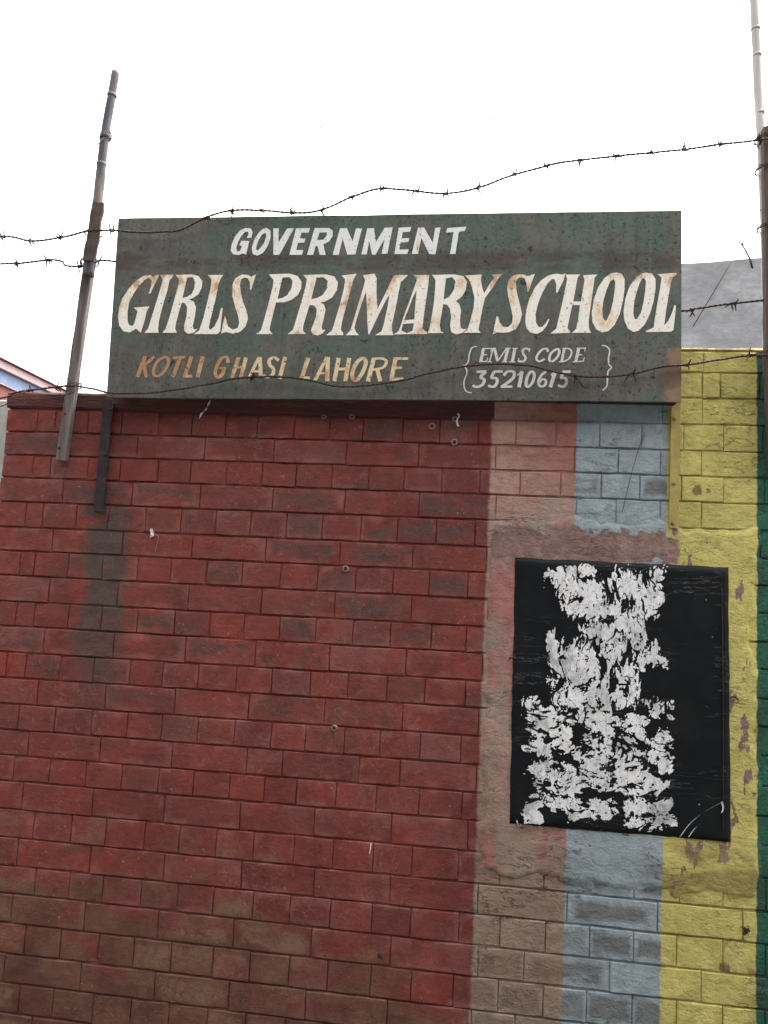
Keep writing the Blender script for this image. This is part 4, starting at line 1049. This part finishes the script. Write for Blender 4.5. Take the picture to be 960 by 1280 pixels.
# ------------------------------------------------------------------ house on the left, its flank running away from the lane
HX = -3.6
def hz_(y): return atx(0, y, HX).z
hy0 = max(.8, atx(0, 449, HX).y - 1.0); hy1 = 14.0
house = empty('house', (HX - 2, hy0, 0), 'house with pink coping and blue band beyond the red end of the wall', 'house')
zt = hz_(449)
def hpart(name, za, zb, out, mat):
    bm = bmesh.new(); box(bm, HX - 4 - out, HX + out, hy0 - out, hy1 + out, za, zb, .004); return link(name, mesh(name, bm), house, mat)
hpart('wall', 0, hz_(481) - .001, 0, M['redbrick'])
hpart('string_course', hz_(481), hz_(479.5), .02, M['pinkcoping'])
hpart('band', hz_(479.5) + .001, hz_(462), .006, M['blueband'])
hpart('coping', hz_(462) + .001, hz_(451), .03, M['pinkcoping'])
hpart('coping_edge', hz_(451) + .001, zt, .05, M['redbrick'])
# pale plastered low wall between
wy = 1.1
pz = at(0, 500, wy).z
bm = bmesh.new(); box(bm, -3.4, at(30, 497, wy).x, wy, wy + .2, 0, pz, .006)
tag(link('plastered_wall', mesh('plastered_wall', bm), None, M['paleplaster']), 'low pale plastered wall seen past the red wall end', 'wall', kind='thing')

# ------------------------------------------------------------------ added house front across the lane, unseen behind the viewer: it keeps the low sky off the wall
opp = empty('added_lane_house', (0, -4.4, 0), 'added dark house front across the lane, out of view, blocking low sky light', 'house')
bm = bmesh.new(); box(bm, -14, 14, -9.0, -4.4, .45, 4.6, .01); link('wall', mesh('wall', bm), opp, M['darkplaster'])
bm = bmesh.new(); box(bm, -14.03, 14.03, -9.03, -4.36, 0, .449, .01); link('plinth', mesh('plinth', bm), opp, M['cement'])
bm = bmesh.new(); box(bm, -14.08, 14.08, -9.08, -4.32, 4.601, 4.72, .01); link('coping', mesh('coping', bm), opp, M['cement'])
for dx in (-9.5, -3.2, 4.1, 10.4):
    bm = bmesh.new(); box(bm, dx, dx + 1.05, -4.398, -4.35, .452, 2.5, .006); d = link('door', mesh('door', bm), opp, M['darkwood'])
    bm = bmesh.new(); tube(bm, [Vector((dx + .12, -4.35, 1.35)), Vector((dx + .12, -4.31, 1.35)), Vector((dx + .12, -4.31, 1.47)), Vector((dx + .12, -4.35, 1.47))], .008, 6)
    h = link('handle', mesh('handle', bm), d, M['darkiron']); h.matrix_parent_inverse = Matrix()

# ------------------------------------------------------------------ far birds
for i, (x, y) in enumerate(((350, 153), (401, 160), (617, 150), (690, 140), (728, 133))):
    c = CAM + ray(x, y) * 60; bm = bmesh.new(); s = .14 + .02 * (i % 3)
    tube(bm, [c + Vector((-s * .5, 0, 0)), c + Vector((-s * .2, 0, 0)), c + Vector((s * .2, 0, 0)), c + Vector((s * .5, 0, .01))], [.008, .03, .028, .006], 6)
    for sg in (-1, 1):
        p = [c + Vector((-.04, 0, .01)), c + Vector((.05, 0, .01)), c + Vector((.02, sg * s * .8, .06)), c + Vector((-.05, sg * s * 1.3, .03))]
        vv = [bm.verts.new(q) for q in p] + [bm.verts.new(q + Vector((0, 0, .008))) for q in p]
        for f in ((0, 1, 2, 3), (7, 6, 5, 4), (0, 4, 5, 1), (1, 5, 6, 2), (2, 6, 7, 3), (3, 7, 4, 0)): bm.faces.new([vv[a] for a in f])
    tag(link('bird', mesh('bird', bm), None, M['bird'], None), 'tiny dark bird far off in the white sky', 'bird', 'far birds in the sky')

for o in COL.objects:
    if '_w' in o: del o['_w']
print('BRICKS', nb, 'of', len(bricks))
